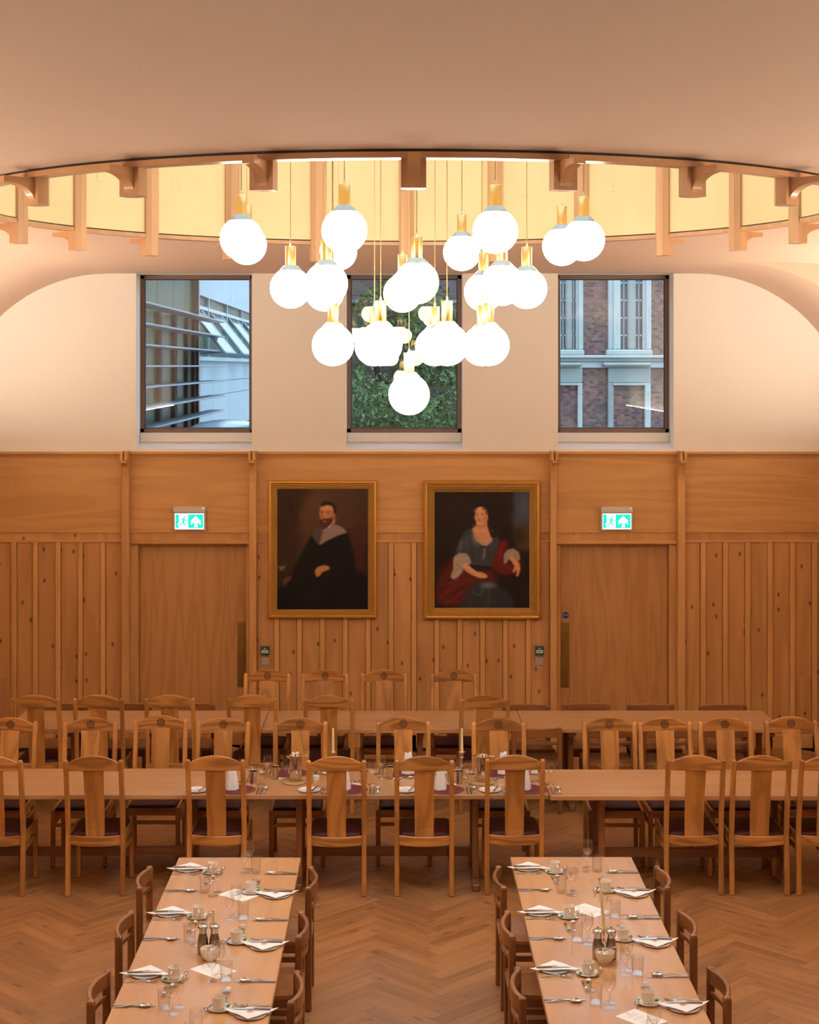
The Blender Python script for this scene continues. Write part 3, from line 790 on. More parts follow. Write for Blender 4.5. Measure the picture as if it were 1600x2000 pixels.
def make_low_chair():
    r = empty('low_dining_chair', cat='chair')
    hw = 0.205
    for s in (-1, 1):
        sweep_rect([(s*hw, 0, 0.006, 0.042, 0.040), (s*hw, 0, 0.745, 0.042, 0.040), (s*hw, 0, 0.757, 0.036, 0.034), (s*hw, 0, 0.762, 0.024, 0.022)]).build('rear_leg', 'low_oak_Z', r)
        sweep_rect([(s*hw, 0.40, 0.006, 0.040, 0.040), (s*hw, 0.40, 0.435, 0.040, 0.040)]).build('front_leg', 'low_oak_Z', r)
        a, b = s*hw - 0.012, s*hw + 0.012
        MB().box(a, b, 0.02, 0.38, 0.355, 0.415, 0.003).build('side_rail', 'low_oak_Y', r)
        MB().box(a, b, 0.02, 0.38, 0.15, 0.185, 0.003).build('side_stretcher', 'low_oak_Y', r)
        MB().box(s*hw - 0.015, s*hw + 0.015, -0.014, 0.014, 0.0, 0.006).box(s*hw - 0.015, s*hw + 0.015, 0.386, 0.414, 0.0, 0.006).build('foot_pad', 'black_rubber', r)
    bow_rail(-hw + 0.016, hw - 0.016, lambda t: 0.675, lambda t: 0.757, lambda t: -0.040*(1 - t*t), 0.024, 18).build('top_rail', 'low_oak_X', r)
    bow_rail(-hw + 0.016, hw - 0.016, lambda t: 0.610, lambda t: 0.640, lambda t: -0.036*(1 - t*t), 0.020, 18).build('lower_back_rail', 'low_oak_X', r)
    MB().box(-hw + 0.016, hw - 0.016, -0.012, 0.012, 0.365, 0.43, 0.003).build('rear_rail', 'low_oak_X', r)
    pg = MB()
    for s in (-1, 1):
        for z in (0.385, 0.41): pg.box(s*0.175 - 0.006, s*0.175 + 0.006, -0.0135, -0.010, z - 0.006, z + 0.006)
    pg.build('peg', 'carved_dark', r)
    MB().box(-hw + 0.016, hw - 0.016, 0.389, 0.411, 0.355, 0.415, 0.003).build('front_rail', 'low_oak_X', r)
    # scooped seat of four boards
    for k in range(4):
        x0, x1 = -0.222 + k*0.111 + 0.0008, -0.222 + (k+1)*0.111 - 0.0008
        mb = MB(); rings = []
        for i in range(9):
            y = -0.02 + 0.455*i/8; dz = -0.012*math.sin(PI*i/8)
            if i == 0: y += 0.0
            rings.append([(x0, y, 0.417 + dz), (x1, y, 0.417 + dz), (x1, y, 0.437 + dz), (x0, y, 0.437 + dz)])
        if k in (0, 3):
            # notch boards around the rear legs by starting them in front of the leg
            rings = [[(p[0], max(p[1], 0.022), p[2]) for p in rr] for rr in rings]
        mb.loft(rings).build('seat_board', 'low_oak_Y' if False else 'seat_oak', r)
    return r
wood('seat_oak', (0.46, 0.215, 0.085), (0.24, 0.098, 0.036), 'X', figure=8, fmix=0.35, var=0.1, rough=0.35, coat=0.2)

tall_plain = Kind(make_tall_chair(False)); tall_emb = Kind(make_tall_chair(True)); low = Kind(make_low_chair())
rnd = random.Random(3)
# --- nearest row: tall chairs with their backs to the viewer
for i, px in enumerate((-11, 184.5, 422, 657.5, 829, 1006, 1358, 1486, 1617)):
    tall_plain.put((gx(px, 12.22), 12.265 + rnd.uniform(-0.03, 0.01), 0), rnd.uniform(-0.02, 0.02),
        'tall oak chair with plain crest, nearest row at laid table, %s from left' % ORD[i], 'tall chairs along the near side of the laid table')
# --- behind the laid table, facing the viewer
for i, (px, dy) in enumerate(((19.6, 0), (176.5, 0), (314, 0.08), (435.7, 0.0), (587, 0.0), (788, 0.03), (974.2, -0.01), (1190.6, 0), (1299.6, 0.0), (1417.4, 0), (1546.7, 0.04))):
    tall_emb.put((gx(px, 13.46 + dy), 13.40 + dy, 0), PI + rnd.uniform(-0.02, 0.02),
        'tall oak chair with carved emblem behind the laid table, %s from left' % ORD[i], 'emblem chairs behind the laid table')
# --- near side of the rear table
for i, px in enumerate((70, 193.4, 332.4, 492.7, 643, 946)):
    tall_plain.put((gx(px, 14.46), 14.50 + rnd.uniform(-0.02, 0.01), 0), rnd.uniform(-0.02, 0.02),
        'tall oak chair with plain crest, near side of rear table, %s from left' % ORD[i], 'tall chairs along the near side of the rear table')
for i, px in enumerate((1049, 1192, 1303, 1420)):
    low.put((gx(px, 14.49), 14.50, 0), rnd.uniform(-0.02, 0.02),
        'low-backed oak chair on near side of rear table, %s from left' % ORD[i], 'low chairs along the near side of the rear table')
# --- against the panelling behind the rear table
for i, px in enumerate((522, 634.8, 750, 886.8)):
    tall_emb.put((gx(px, 15.58), 15.52, 0), PI + rnd.uniform(-0.02, 0.02),
        'tall oak chair with carved emblem on wall side of rear table, %s from left' % ORD[i], 'emblem chairs on the wall side of the rear table')
for i, px in enumerate((124, 250, 374, 1028, 1146, 1271, 1411)):
    low.put((gx(px, 15.5), 15.5 + rnd.uniform(-0.03, 0.03), 0), PI + rnd.uniform(-0.03, 0.03),
        'low-backed oak chair on wall side of rear table, %s from left' % ORD[i], 'low chairs on the wall side of the rear table')
# --- low chairs at the two foreground tables
side_rows = {
 ('left', 'outer'): ([(-1.58, 10.27), (-1.56, 9.41), (-1.54, 8.47)], -PI/2),
 ('left', 'aisle'): ([(-0.545, 10.27), (-0.555, 9.41), (-0.53, 8.46)], PI/2),
 ('right', 'aisle'): ([(0.655, 10.28), (0.65, 9.42), (0.64, 8.51)], -PI/2),
 ('right', 'outer'): ([(1.665, 10.28), (1.67, 9.43), (1.675, 8.52)], PI/2),
}
for (tb, sd), (pts, rz) in side_rows.items():
    for i, (x, y) in enumerate(pts):
        low.put((x, y, 0), rz + rnd.uniform(-0.02, 0.02), 'low curved-back oak chair at %s foreground table, %s side, %s from far end' % (tb, sd, ORD[i]), 'low chairs at the foreground tables')

TZ, TT = 0.74, 0.034
def make_table(length, width, axis, label, loc, group, ts):
    """trestle table centred on its origin; axis of the long side X or Y"""
    r = empty('trestle_table', loc, 0, label, 'table', group)
    g = axis
    L2, W2 = length/2, width/2
    def bx(l0, l1, w0, w1, z0, z1, c, name, mat):
        q = (l0, l1, w0, w1) if axis == 'X' else (w0, w1, l0, l1)
        return MB().box(q[0], q[1], q[2], q[3], z0, z1, c).build(name, mat, r)
    oth = 'Y' if axis == 'X' else 'X'
    bx(-L2 + 0.0025, L2 - 0.0025, -W2, W2, TZ - TT, TZ, 0.003, 'table_top', 'table_oak_' + axis)
    ts = [q - (loc[0] if axis == 'X' else loc[1]) for q in ts]
    for u in ts:
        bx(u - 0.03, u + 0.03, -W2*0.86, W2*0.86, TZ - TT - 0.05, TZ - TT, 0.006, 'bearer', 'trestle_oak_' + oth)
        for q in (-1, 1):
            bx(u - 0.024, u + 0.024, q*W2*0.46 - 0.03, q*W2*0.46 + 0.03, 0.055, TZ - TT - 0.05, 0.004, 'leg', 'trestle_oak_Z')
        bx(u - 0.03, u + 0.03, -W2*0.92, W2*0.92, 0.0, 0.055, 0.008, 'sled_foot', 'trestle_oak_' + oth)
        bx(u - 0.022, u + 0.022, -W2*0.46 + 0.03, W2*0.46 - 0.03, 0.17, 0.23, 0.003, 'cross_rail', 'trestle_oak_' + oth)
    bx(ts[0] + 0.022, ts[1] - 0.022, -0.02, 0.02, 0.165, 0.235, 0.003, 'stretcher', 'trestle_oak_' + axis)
    return r
for a, b, nm, dy, ts in ((-3.468, -1.163, 'left', 0, (-3.33, -1.59)), (-1.163, 1.147, 'middle', 0.0, (-0.745, 0.60)), (1.147, 3.45, 'right', -0.03, (1.56, 2.965))):
    make_table(b - a, 0.81, 'X', nm + ' section of the long oak table in front of the emblem chairs', ((a + b)/2, 12.705 + dy, 0), 'sections of the laid table', ts)
for a, b, nm, dy, ts in ((-3.468, -1.197, 'left', 0, (-2.905, -1.605)), (-1.197, 1.128, 'middle', -0.012, (-0.935, 0.21)), (1.128, 3.423, 'right', 0.0, (1.564, 3.34))):
    make_table(b - a, 0.79, 'X', nm + ' section of the rear oak table nearest the panelled wall', ((a + b)/2, 14.925 + dy, 0), 'sections of the rear table', ts)
TLX0, TLX1, TRX0, TRX1 = -1.429, -0.629, 0.745, 1.541
make_table(3.3, TLX1 - TLX0, 'Y', 'left foreground oak table laid for dinner', ((TLX0 + TLX1)/2, 10.74 - 1.65, 0), 'foreground tables', (7.9, 9.84))
make_table(1.14, TRX1 - TRX0, 'Y', 'short far section of the right foreground oak table', ((TRX0 + TRX1)/2, 10.75 - 0.57, 0), 'foreground tables', (9.84, 10.6))
make_table(2.3, TRX1 - TRX0, 'Y', 'long near section of the right foreground oak table', ((TRX0 + TRX1)/2, 9.607 - 1.15, 0), 'foreground tables', (7.6, 9.0))

# ================================================================== THINGS ON THE END WALL
# ---- paintings: colour laid on a fine grid of the canvas
def lin(c): 
    c = np.asarray(c, dtype=float)/255.0
    return np.where(c <= 0.04045, c/12.92, ((c + 0.055)/1.055)**2.4)
class Paint:
    def __init__(s, x0, x1, y0, y1, n=190):
        s.nx = n; s.ny = int(n*(y1 - y0)/(x1 - x0)); s.b = (x0, x1, y0, y1)
        xs = x0 + (x1 - x0)*(np.arange(s.nx) + 0.5)/s.nx; ys = y0 + (y1 - y0)*(np.arange(s.ny) + 0.5)/s.ny
        s.X, s.Y = np.meshgrid(xs, ys); s.px = (x1 - x0)/s.nx
        s.C = np.zeros((s.ny, s.nx, 3))
    def blur(s, m, r):
        k = max(1, int(round(r/s.px)))
        for _ in range(2):
            for ax in (0, 1):
                p = np.pad(m, [(k, k) if a == ax else (0, 0) for a in (0, 1)], mode='edge'); c = np.cumsum(p, axis=ax)
                c = np.concatenate([np.zeros_like(np.take(c, [0], axis=ax)), c], axis=ax); n = m.shape[ax]
                m = (np.take(c, np.arange(2*k + 1, 2*k + 1 + n), axis=ax) - np.take(c, np.arange(n), axis=ax))/(2*k + 1)
        return m
    def put(s, m, col, a=1.0):
        m = np.clip(m*a, 0, 1)[..., None]; s.C = s.C*(1 - m) + lin(col)*m
    def poly(s, pts, col, soft=6, a=1.0):
        m = np.zeros_like(s.X, dtype=bool); n = len(pts)
        for i in range(n):
            (xa, ya), (xb, yb) = pts[i], pts[(i + 1) % n]
            if ya == yb: continue
            cond = ((ya > s.Y) != (yb > s.Y)) & (s.X < (xb - xa)*(s.Y - ya)/(yb - ya) + xa)
            m ^= cond
        m = m.astype(float)
        s.put(s.blur(m, soft) if soft > 0 else m, col, a)
    def ell(s, cx, cy, rx, ry, col, soft=0.5, a=1.0, rot=0):
        c, q = math.cos(rot), math.sin(rot); dx, dy = s.X - cx, s.Y - cy
        d = np.sqrt(((dx*c + dy*q)/rx)**2 + ((-dx*q + dy*c)/ry)**2)
        s.put(np.clip((1 + soft - d)/(2*soft), 0, 1) if soft else (d < 1).astype(float), col, a)
    def line(s, p, q, w, col, a=1.0):
        (x0, y0), (x1, y1) = p, q; L = math.hypot(x1 - x0, y1 - y0); nx, ny = -(y1 - y0)/L*w/2, (x1 - x0)/L*w/2
        s.poly([(x0 + nx, y0 + ny), (x1 + nx, y1 + ny), (x1 - nx, y1 - ny), (x0 - nx, y0 - ny)], col, w*0.5, a)
    def mesh(s, name, w, h, mat):
        rs = np.random.RandomState(1); s.C *= (1 + 0.05*rs.randn(s.ny, s.nx, 1))
        s.C = np.clip(s.C, 0, 1)
        gxs = np.linspace(-w/2, w/2, s.nx + 1); gzs = np.linspace(h/2, -h/2, s.ny + 1)
        A, B = np.meshgrid(gxs, gzs); co = np.stack([A, np.zeros_like(A), B], -1).reshape(-1, 3)
        idx = np.arange((s.nx + 1)*(s.ny + 1)).reshape(s.ny + 1, s.nx + 1)
        f = np.stack([idx[1:, :-1], idx[1:, 1:], idx[:-1, 1:], idx[:-1, :-1]], -1).reshape(-1, 4)
        me = bpy.data.meshes.new(name); me.from_pydata(co.tolist(), [], f.tolist())
        at = me.attributes.new('Col', 'FLOAT_COLOR', 'FACE')
        at.data.foreach_set('color', np.concatenate([s.C.reshape(-1, 3), np.ones((s.nx*s.ny, 1))], 1).astype(np.float32).ravel())
        me.materials.append(MATS[mat]); return me

def portrait_man():
    p = Paint(235, 1243, 328, 1660)
    p.put(np.ones_like(p.X), (44, 28, 20))
    p.ell(640, 560, 430, 420, (86, 58, 38), 0.75, 0.9); p.ell(980, 520, 280, 300, (72, 46, 32), 0.8, 0.7)
    p.poly([(235, 328), (600, 328), (520, 480), (460, 620), (500, 900), (470, 1080), (235, 1160)], (48, 28, 20), 40, 0.85)
    p.poly([(330, 430), (380, 430), (470, 700), (440, 720)], (34, 20, 15), 22, 0.8); p.poly([(430, 400), (470, 380), (490, 560), (450, 600)], (34, 20, 15), 20, 0.7)
    p.poly([(960, 745), (1200, 745), (1190, 1230), (1080, 1230)], (62, 28, 20), 18, 0.8); p.line((1195, 760), (1160, 1200), 16, (84, 36, 24), 0.8)
    p.poly([(235, 1130), (440, 1130), (420, 1230), (235, 1250)], (52, 32, 20), 16)
    p.poly([(236, 1182), (340, 1178), (278, 1236)], (112, 94, 80), 5)
    robe = [(700, 945), (640, 800), (600, 850), (560, 930), (500, 1045), (440, 1150), (390, 1280), (330, 1400), (235, 1420), (235, 1660), (1243, 1660), (1243, 1290), (1112, 1215), (1090, 1020), (1030, 835), (1000, 790), (880, 850)]
    p.poly(robe, (16, 13, 13), 10)
    p.ell(620, 1500, 130, 90, (24, 22, 22), 0.8, 0.6)
    p.poly([(705, 735), (655, 770), (615, 825), (650, 890), (700, 947), (722, 870), (745, 780)], (76, 64, 56), 7)
    p.poly([(745, 775), (790, 755), (870, 715), (940, 742), (985, 775), (1006, 808), (900, 842), (800, 890), (702, 947), (722, 865)], (138, 120, 108), 6)
    p.line((760, 800), (720, 920), 10, (104, 90, 80), 0.6); p.line((860, 770), (980, 790), 12, (160, 142, 128), 0.5); p.line((840, 830), (960, 800), 8, (112, 98, 88), 0.6)
    p.poly([(862, 655), (876, 688), (806, 760), (790, 742)], (196, 182, 168), 4); p.line((868, 660), (798, 745), 4, (120, 106, 96), 0.7)
    p.poly([(712, 535), (740, 500), (800, 490), (850, 510), (866, 570), (866, 640), (850, 690), (800, 720), (745, 715), (712, 665), (704, 600)], (186, 124, 82), 6)
    p.ell(870, 610, 14, 32, (150, 92, 60), 0.4)
    p.ell(850, 640, 30, 60, (150, 92, 60), 0.8, 0.6); p.ell(775, 530, 50, 28, (212, 156, 110), 0.8, 0.7); p.ell(725, 620, 16, 40, (140, 90, 60), 0.8, 0.6)
    p.poly([(700, 575), (708, 510), (735, 475), (790, 458), (850, 470), (890, 515), (900, 575), (888, 605), (866, 600), (860, 545), (835, 510), (790, 505), (745, 520), (718, 520)], (30, 22, 18), 6)
    p.poly([(706, 640), (722, 662), (760, 655), (800, 650), (850, 640), (852, 690), (826, 725), (790, 752), (745, 756), (710, 738), (700, 690)], (70, 40, 26), 7)
    p.ell(762, 684, 22, 8, (160, 82, 60), 0.4); p.line((735, 664), (795, 660), 9, (58, 32, 22), 0.9)
    p.line((745, 590), (738, 636), 9, (140, 86, 56), 0.8); p.ell(748, 642, 16, 8, (160, 98, 66), 0.6, 0.8); p.line((752, 590), (750, 630), 6, (222, 168, 122), 0.8)
    for ex in (732, 800):
        p.ell(ex, 596, 17, 8, (190, 150, 118), 0.5, 0.8); p.ell(ex, 596, 7, 7, (30, 20, 16), 0.4)
        p.line((ex - 22, 586), (ex + 20, 584), 5, (70, 42, 28), 0.8); p.line((ex - 24, 576), (ex + 26, 570), 8, (60, 38, 26), 0.8)
    p.poly([(655, 1235), (672, 1205), (700, 1186), (760, 1172), (806, 1184), (810, 1215), (770, 1232), (735, 1246), (718, 1268), (704, 1292), (694, 1284), (684, 1302), (672, 1292), (660, 1268)], (188, 128, 88), 4)
    for q in ((690, 1240, 668, 1282), (708, 1236, 690, 1288), (728, 1232, 706, 1280)): p.line((q[0], q[1]), (q[2], q[3]), 4, (120, 74, 48), 0.8)
    p.line((806, 1180), (814, 1222), 7, (150, 138, 128), 0.8)
    p.poly([(298, 1340), (330, 1302), (394, 1288), (390, 1325), (345, 1362), (316, 1394), (300, 1376)], (92, 60, 40), 7); p.line((330, 1330), (312, 1380), 5, (60, 38, 26), 0.8)
    return p

def portrait_woman():
    p = Paint(280, 1342, 348, 1660)
    p.put(np.ones_like(p.X), (30, 21, 18))
    p.ell(560, 500, 400, 300, (40, 28, 22), 0.9, 0.7)
    p.poly([(1170, 340), (1350, 340), (1350, 720), (1172, 760)], (56, 62, 76), 16); p.ell(1290, 520, 60, 90, (78, 80, 90), 0.9, 0.7); p.ell(1250, 640, 80, 60, (68, 70, 82), 0.9, 0.6)
    p.poly([(1180, 730), (1350, 700), (1350, 1010), (1190, 990)], (74, 56, 38), 26); p.ell(1230, 860, 70, 90, (38, 32, 22), 0.7, 0.9)
    p.poly([(980, 820), (1110, 820), (1190, 960), (1150, 1060), (1060, 1040)], (26, 18, 16), 20)
    p.poly([(290, 1480), (350, 1250), (480, 1090), (620, 1180), (700, 1240), (920, 1240), (980, 1340), (760, 1420), (660, 1500), (560, 1640), (400, 1632), (310, 1595)], (82, 28, 22), 14)
    for q in ((340, 1420, 560, 1330), (330, 1560, 520, 1400), (560, 1400, 700, 1330), (420, 1600, 600, 1470)): p.line(q[:2], q[2:], 16, (120, 44, 34), 0.6)
    for q in ((310, 1500, 480, 1300), (440, 1560, 640, 1380), (380, 1240, 480, 1120)): p.line(q[:2], q[2:], 26, (48, 16, 14), 0.7)
    p.poly([(1010, 910), (1080, 880), (1100, 960), (1060, 1080), (1060, 1170), (1250, 1140), (1250, 1230), (1180, 1280), (1030, 1285), (920, 1210), (935, 1080)], (92, 26, 20), 10)
    p.line((1040, 940), (1000, 1130), 16, (136, 40, 30), 0.6); p.line((1070, 1180), (1160, 1240), 18, (128, 40, 28), 0.6)
    p.poly([(690, 1420), (760, 1360), (880, 1336), (960, 1380), (1080, 1470), (1150, 1560), (1160, 1670), (540, 1670), (600, 1560)], (42, 44, 48), 14)
    p.ell(880, 1405, 62, 26, (112, 112, 112), 0.9, 0.9); p.line((835, 1410), (800, 1520), 22, (86, 88, 90), 0.7); p.line((890, 1420), (880, 1640), 30, (70, 72, 74), 0.6); p.line((700, 1480), (790, 1530), 14, (84, 86, 88), 0.7); p.line((640, 1540), (700, 1600), 14, (64, 66, 70), 0.6)
    p.poly([(690, 765), (620, 800), (570, 880), (520, 1010), (520, 1050), (640, 1060), (684, 1120), (700, 1170), (920, 1190), (945, 1080), (1010, 910), (960, 820), (925, 870), (855, 962), (780, 930), (720, 850)], (56, 58, 64), 8)
    p.line((590, 900), (560, 1010), 22, (98, 102, 108), 0.7); p.line((640, 850), (640, 980), 16, (84, 88, 94), 0.6); p.ell(735, 900, 26, 50, (112, 112, 114), 0.9, 0.7, -0.5); p.line((690, 1000), (720, 1140), 24, (36, 38, 42), 0.7); p.line((880, 980), (900, 1150), 24, (38, 40, 44), 0.7)
    p.poly([(700, 770), (752, 728), (752, 690), (872, 690), (880, 752), (935, 800), (925, 880), (865, 940), (800, 925), (740, 850)], (208, 152, 116), 8)
    p.ell(830, 860, 60, 40, (190, 128, 96), 0.9, 0.5); p.ell(800, 735, 60, 16, (160, 102, 74), 0.9, 0.6)
    p.poly([(695, 780), (742, 862), (800, 922), (862, 938), (922, 868), (926, 906), (856, 966), (790, 938), (730, 878)], (178, 156, 134), 5); p.line((846, 985), (826, 1110), 12, (150, 132, 116), 0.8)
    p.ell(845, 968, 16, 10, (40, 34, 34), 0.5)
    p.poly([(728, 610), (724, 545), (750, 495), (800, 470), (860, 482), (905, 540), (905, 640), (890, 740), (940, 800), (975, 870), (915, 870), (888, 800), (868, 720), (866, 620), (845, 560), (800, 525), (752, 540)], (28, 20, 18), 8)
    p.poly([(732, 600), (742, 552), (770, 524), (820, 522), (852, 552), (870, 610), (872, 665), (848, 706), (800, 730), (758, 704), (734, 650)], (214, 156, 114), 6)
    for q in ((742, 548, 13, 16), (832, 545, 18, 15), (858, 575, 12, 26), (730, 580, 8, 22)): p.ell(*q, (26, 19, 17), 0.4)
    p.ell(852, 640, 20, 60, (176, 112, 80), 0.9, 0.7); p.ell(750, 645, 18, 22, (216, 132, 100), 0.9, 0.6); p.ell(836, 655, 22, 22, (206, 116, 88), 0.9, 0.6); p.ell(790, 560, 42, 24, (228, 178, 138), 0.9, 0.6)
    for ex in (752, 816):
        p.ell(ex, 606, 16, 6, (200, 160, 130), 0.5, 0.8); p.ell(ex, 606, 7, 6, (34, 24, 20), 0.4); p.line((ex - 18, 599), (ex + 18, 598), 4, (90, 54, 38), 0.8); p.line((ex - 22, 586), (ex + 22, 582), 5, (120, 76, 54), 0.8)
    p.line((776, 610), (770, 644), 5, (176, 112, 82), 0.8); p.ell(778, 648, 14, 6, (184, 112, 84), 0.6, 0.7); p.ell(782, 668, 22, 6, (160, 66, 56), 0.5)
    p.poly([(505, 1075), (560, 1040), (640, 1048), (676, 1100), (690, 1160), (620, 1190), (585, 1260), (545, 1310), (495, 1336), (460, 1312), (492, 1220), (490, 1130)], (168, 148, 130), 6)
    for q in ((520, 1100, 640, 1070), (520, 1160, 600, 1240), (540, 1130, 660, 1130), (490, 1280, 540, 1210)): p.line(q[:2], q[2:], 9, (116, 98, 84), 0.7)
    p.line((510, 1120), (600, 1080), 8, (206, 188, 168), 0.6)
    p.poly([(588, 1182), (630, 1150), (690, 1205), (750, 1252), (820, 1262), (862, 1288), (874, 1312), (830, 1326), (770, 1316), (690, 1282), (630, 1240)], (214, 156, 114), 5); p.line((780, 1275), (850, 1300), 5, (150, 96, 68), 0.8); p.line((640, 1220), (760, 1300), 10, (176, 118, 84), 0.6)
    p.poly([(1056, 1060), (1095, 1005), (1160, 988), (1222, 1030), (1238, 1110), (1205, 1140), (1170, 1080), (1120, 1100), (1090, 1150), (1056, 1165)], (150, 132, 116), 6); p.line((1080, 1080), (1180, 1020), 9, (188, 168, 148), 0.6)
    p.poly([(1112, 1090), (1150, 1062), (1190, 1110), (1228, 1160), (1238, 1225), (1216, 1298), (1196, 1300), (1204, 1240), (1190, 1225), (1170, 1262), (1156, 1250), (1178, 1190)], (206, 148, 106), 5)
    return p

def framed(name, label, px, py, cpx, cpy, paint, mat2, carved):
    d = 16.90
    x0, x1, z1, z0 = gx(px[0], d), gx(px[1], d), gz(py[0], d), gz(py[1], d)
    cx, cz = (x0 + x1)/2, (z0 + z1)/2; w, h = x1 - x0, z1 - z0
    r = empty(name, (cx, 16.975, cz), 0, label, 'painting', 'portraits on the panelling')
    inset = (gx(cpx[0], d) - x0)
    wi, hi = w - 2*inset, h - 2*inset
    # stepped moulding swept round the rectangle; (distance in from the outer edge, height off the wall)
    if carved: prof = [(0, 0), (0, 0.035), (0.008, 0.045), (0.016, 0.070), (0.026, 0.080), (0.036, 0.074), (0.042, 0.060), (0.050, 0.060), (0.054, 0.066), (0.064, 0.066), (0.070, 0.052), (0.082, 0.050), (0.092, 0.044), (0.100, 0.036), (inset, 0.030), (inset, 0.0)]
    else: prof = [(0, 0), (0, 0.030), (0.006, 0.045), (0.012, 0.062), (0.022, 0.066), (0.030, 0.058), (0.036, 0.048), (0.046, 0.050), (0.052, 0.042), (0.062, 0.044), (0.070, 0.036), (0.080, 0.036), (inset, 0.026), (inset, 0.0)]
    def band(sl, nm, mat):
        mb = MB(); rings = []
        for (q, t) in sl:
            a, b = w/2 - q, h/2 - q
            rings.append([(-a, -t, -b), (a, -t, -b), (a, -t, b), (-a, -t, b)])
        mb.loft(rings, caps=False); return mb.build(nm, mat, r)
    k = 6
    band(prof[:k+1], 'outer_moulding', 'gilt'); band(prof[k:], 'inner_moulding', mat2)
    if carved:
        bd = MB(); a, b = w/2, h/2
        n = 56
        for i in range(n):
            t = (i + 0.5)/n
            for (X, Z) in ((-a + 2*a*t, b), (-a + 2*a*t, -b)): bd.lathe([(0.0, -0.008), (0.006, -0.004), (0.006, 0.004), (0.0, 0.008)], 6, X, -0.035, Z)
        n = 66
        for i in range(n):
            t = (i + 0.5)/n
            for (X, Z) in ((a, -b + 2*b*t), (-a, -b + 2*b*t)): bd.lathe([(0.0, -0.008), (0.006, -0.004), (0.006, 0.004), (0.0, 0.008)], 6, X, -0.035, Z)
        o = bd.build('carved_beading', 'gilt_carved_shaded', r); o['kind'] = 'stuff'
    cv = link('canvas', paint.mesh('canvas', wi, hi, 'oil_paint'), r, loc=(0, -0.024, 0))
    MB().box(-wi/2, wi/2, -0.02, 0.0, -hi/2, hi/2).build('backing_board', 'dark_timber', r)
framed('portrait_painting', 'gilt-framed portrait of a bearded man in black robe and grey cape', (523.6, 736), (938.9, 1209), (541, 717.5), (957, 1190), portrait_man(), 'gilt_carved_shaded', False)
framed('portrait_painting', 'ornate gilt-framed portrait of a seated woman in dark dress and red drape', (827, 1057), (939.4, 1210.6), (849, 1035), (961, 1190), portrait_woman(), 'gilt_carved_shaded', True)

# ---- illuminated exit signs
def exit_sign(x0, x1, y0, y1, label):
    cx, zt, zb_ = wx((x0 + x1)/2), wz(y0), wz(y1)
    w = wx(x1) - wx(x0); h = zt - zb_
    r = empty('exit_sign', (cx, D, zb_), 0, label, 'exit sign', 'exit signs over the doors')
    hh = h*0.235
    hd = MB().box(-w/2, w/2, -0.06, 0.0, h - hh, h, 0.003).build('housing', 'sign_housing', r)
    MB().box(w/2 - 0.026, w/2 - 0.016, -0.0615, -0.059, h - 0.022, h - 0.012).build('indicator_light', 'led_green', hd)
    bl = MB().box(-w/2, w/2, -0.042, -0.012, 0.0, h - hh - 0.002, 0.002).build('diffuser_block', 'sign_housing', r)
    pw, ph = w*0.91, (h - hh)*0.86; pz0 = (h - hh - ph)/2
    fp = MB().box(-pw/2, pw/2, -0.0435, -0.0415, pz0, pz0 + ph).build('sign_face', 'sign_white', r)
    gw, gh = w*0.869, ph*0.87; gz0 = pz0 + (ph - gh)/2
    # normalised picture coordinates: zoomed photo 195..625 by 268..480
    def N(x, y): return (-gw/2 + gw*(x - 195)/430.0, gz0 + gh*(480 - y)/212.0)
    Yg0, Yg1 = -0.0443, -0.0434
    MB().box(-gw/2, gw/2, Yg0, Yg1, gz0, gz0 + gh).build('green_ground', 'sign_green', fp)
    wy0, wy1 = -0.0451, -0.0442
    MB().prism([N(248, 272), N(390, 272), N(390, 470), N(378, 480), N(360, 470), N(340, 478), N(242, 474), N(248, 440), N(225, 432), N(232, 410), N(248, 404)], 'Y', wy0, wy1).build('doorway', 'sign_white', fp)
    MB().prism([N(510, 290), N(585, 365), N(585, 432), N(535, 385), N(535, 465), N(487, 465), N(487, 385), N(435, 432), N(435, 365)], 'Y', wy0, wy1).build('arrow', 'sign_white', fp)
    man = MB(); my0, my1 = -0.0460, -0.0450
    man.prism([N(336 + 14*math.cos(2*PI*i/14), 306 + 14*math.sin(2*PI*i/14)) for i in range(14)], 'Y', my0, my1)
    man.prism([N(285, 330), N(330, 327), N(345, 345), N(358, 358), N(390, 360), N(390, 370), N(350, 370), N(336, 356), N(326, 390), N(345, 410), N(358, 452), N(346, 456), N(328, 418), N(312, 404), N(300, 428), N(240, 430), N(244, 416), N(292, 414), N(300, 380), N(306, 344), N(290, 342), N(272, 362), N(263, 358)], 'Y', my0, my1)
    man.build('running_figure', 'sign_green', fp)
exit_sign(340, 402, 988.8, 1035, 'lit green exit sign with running figure above the left door')
exit_sign(1173.4, 1234.8, 989, 1035, 'lit green exit sign with running figure above the right door')

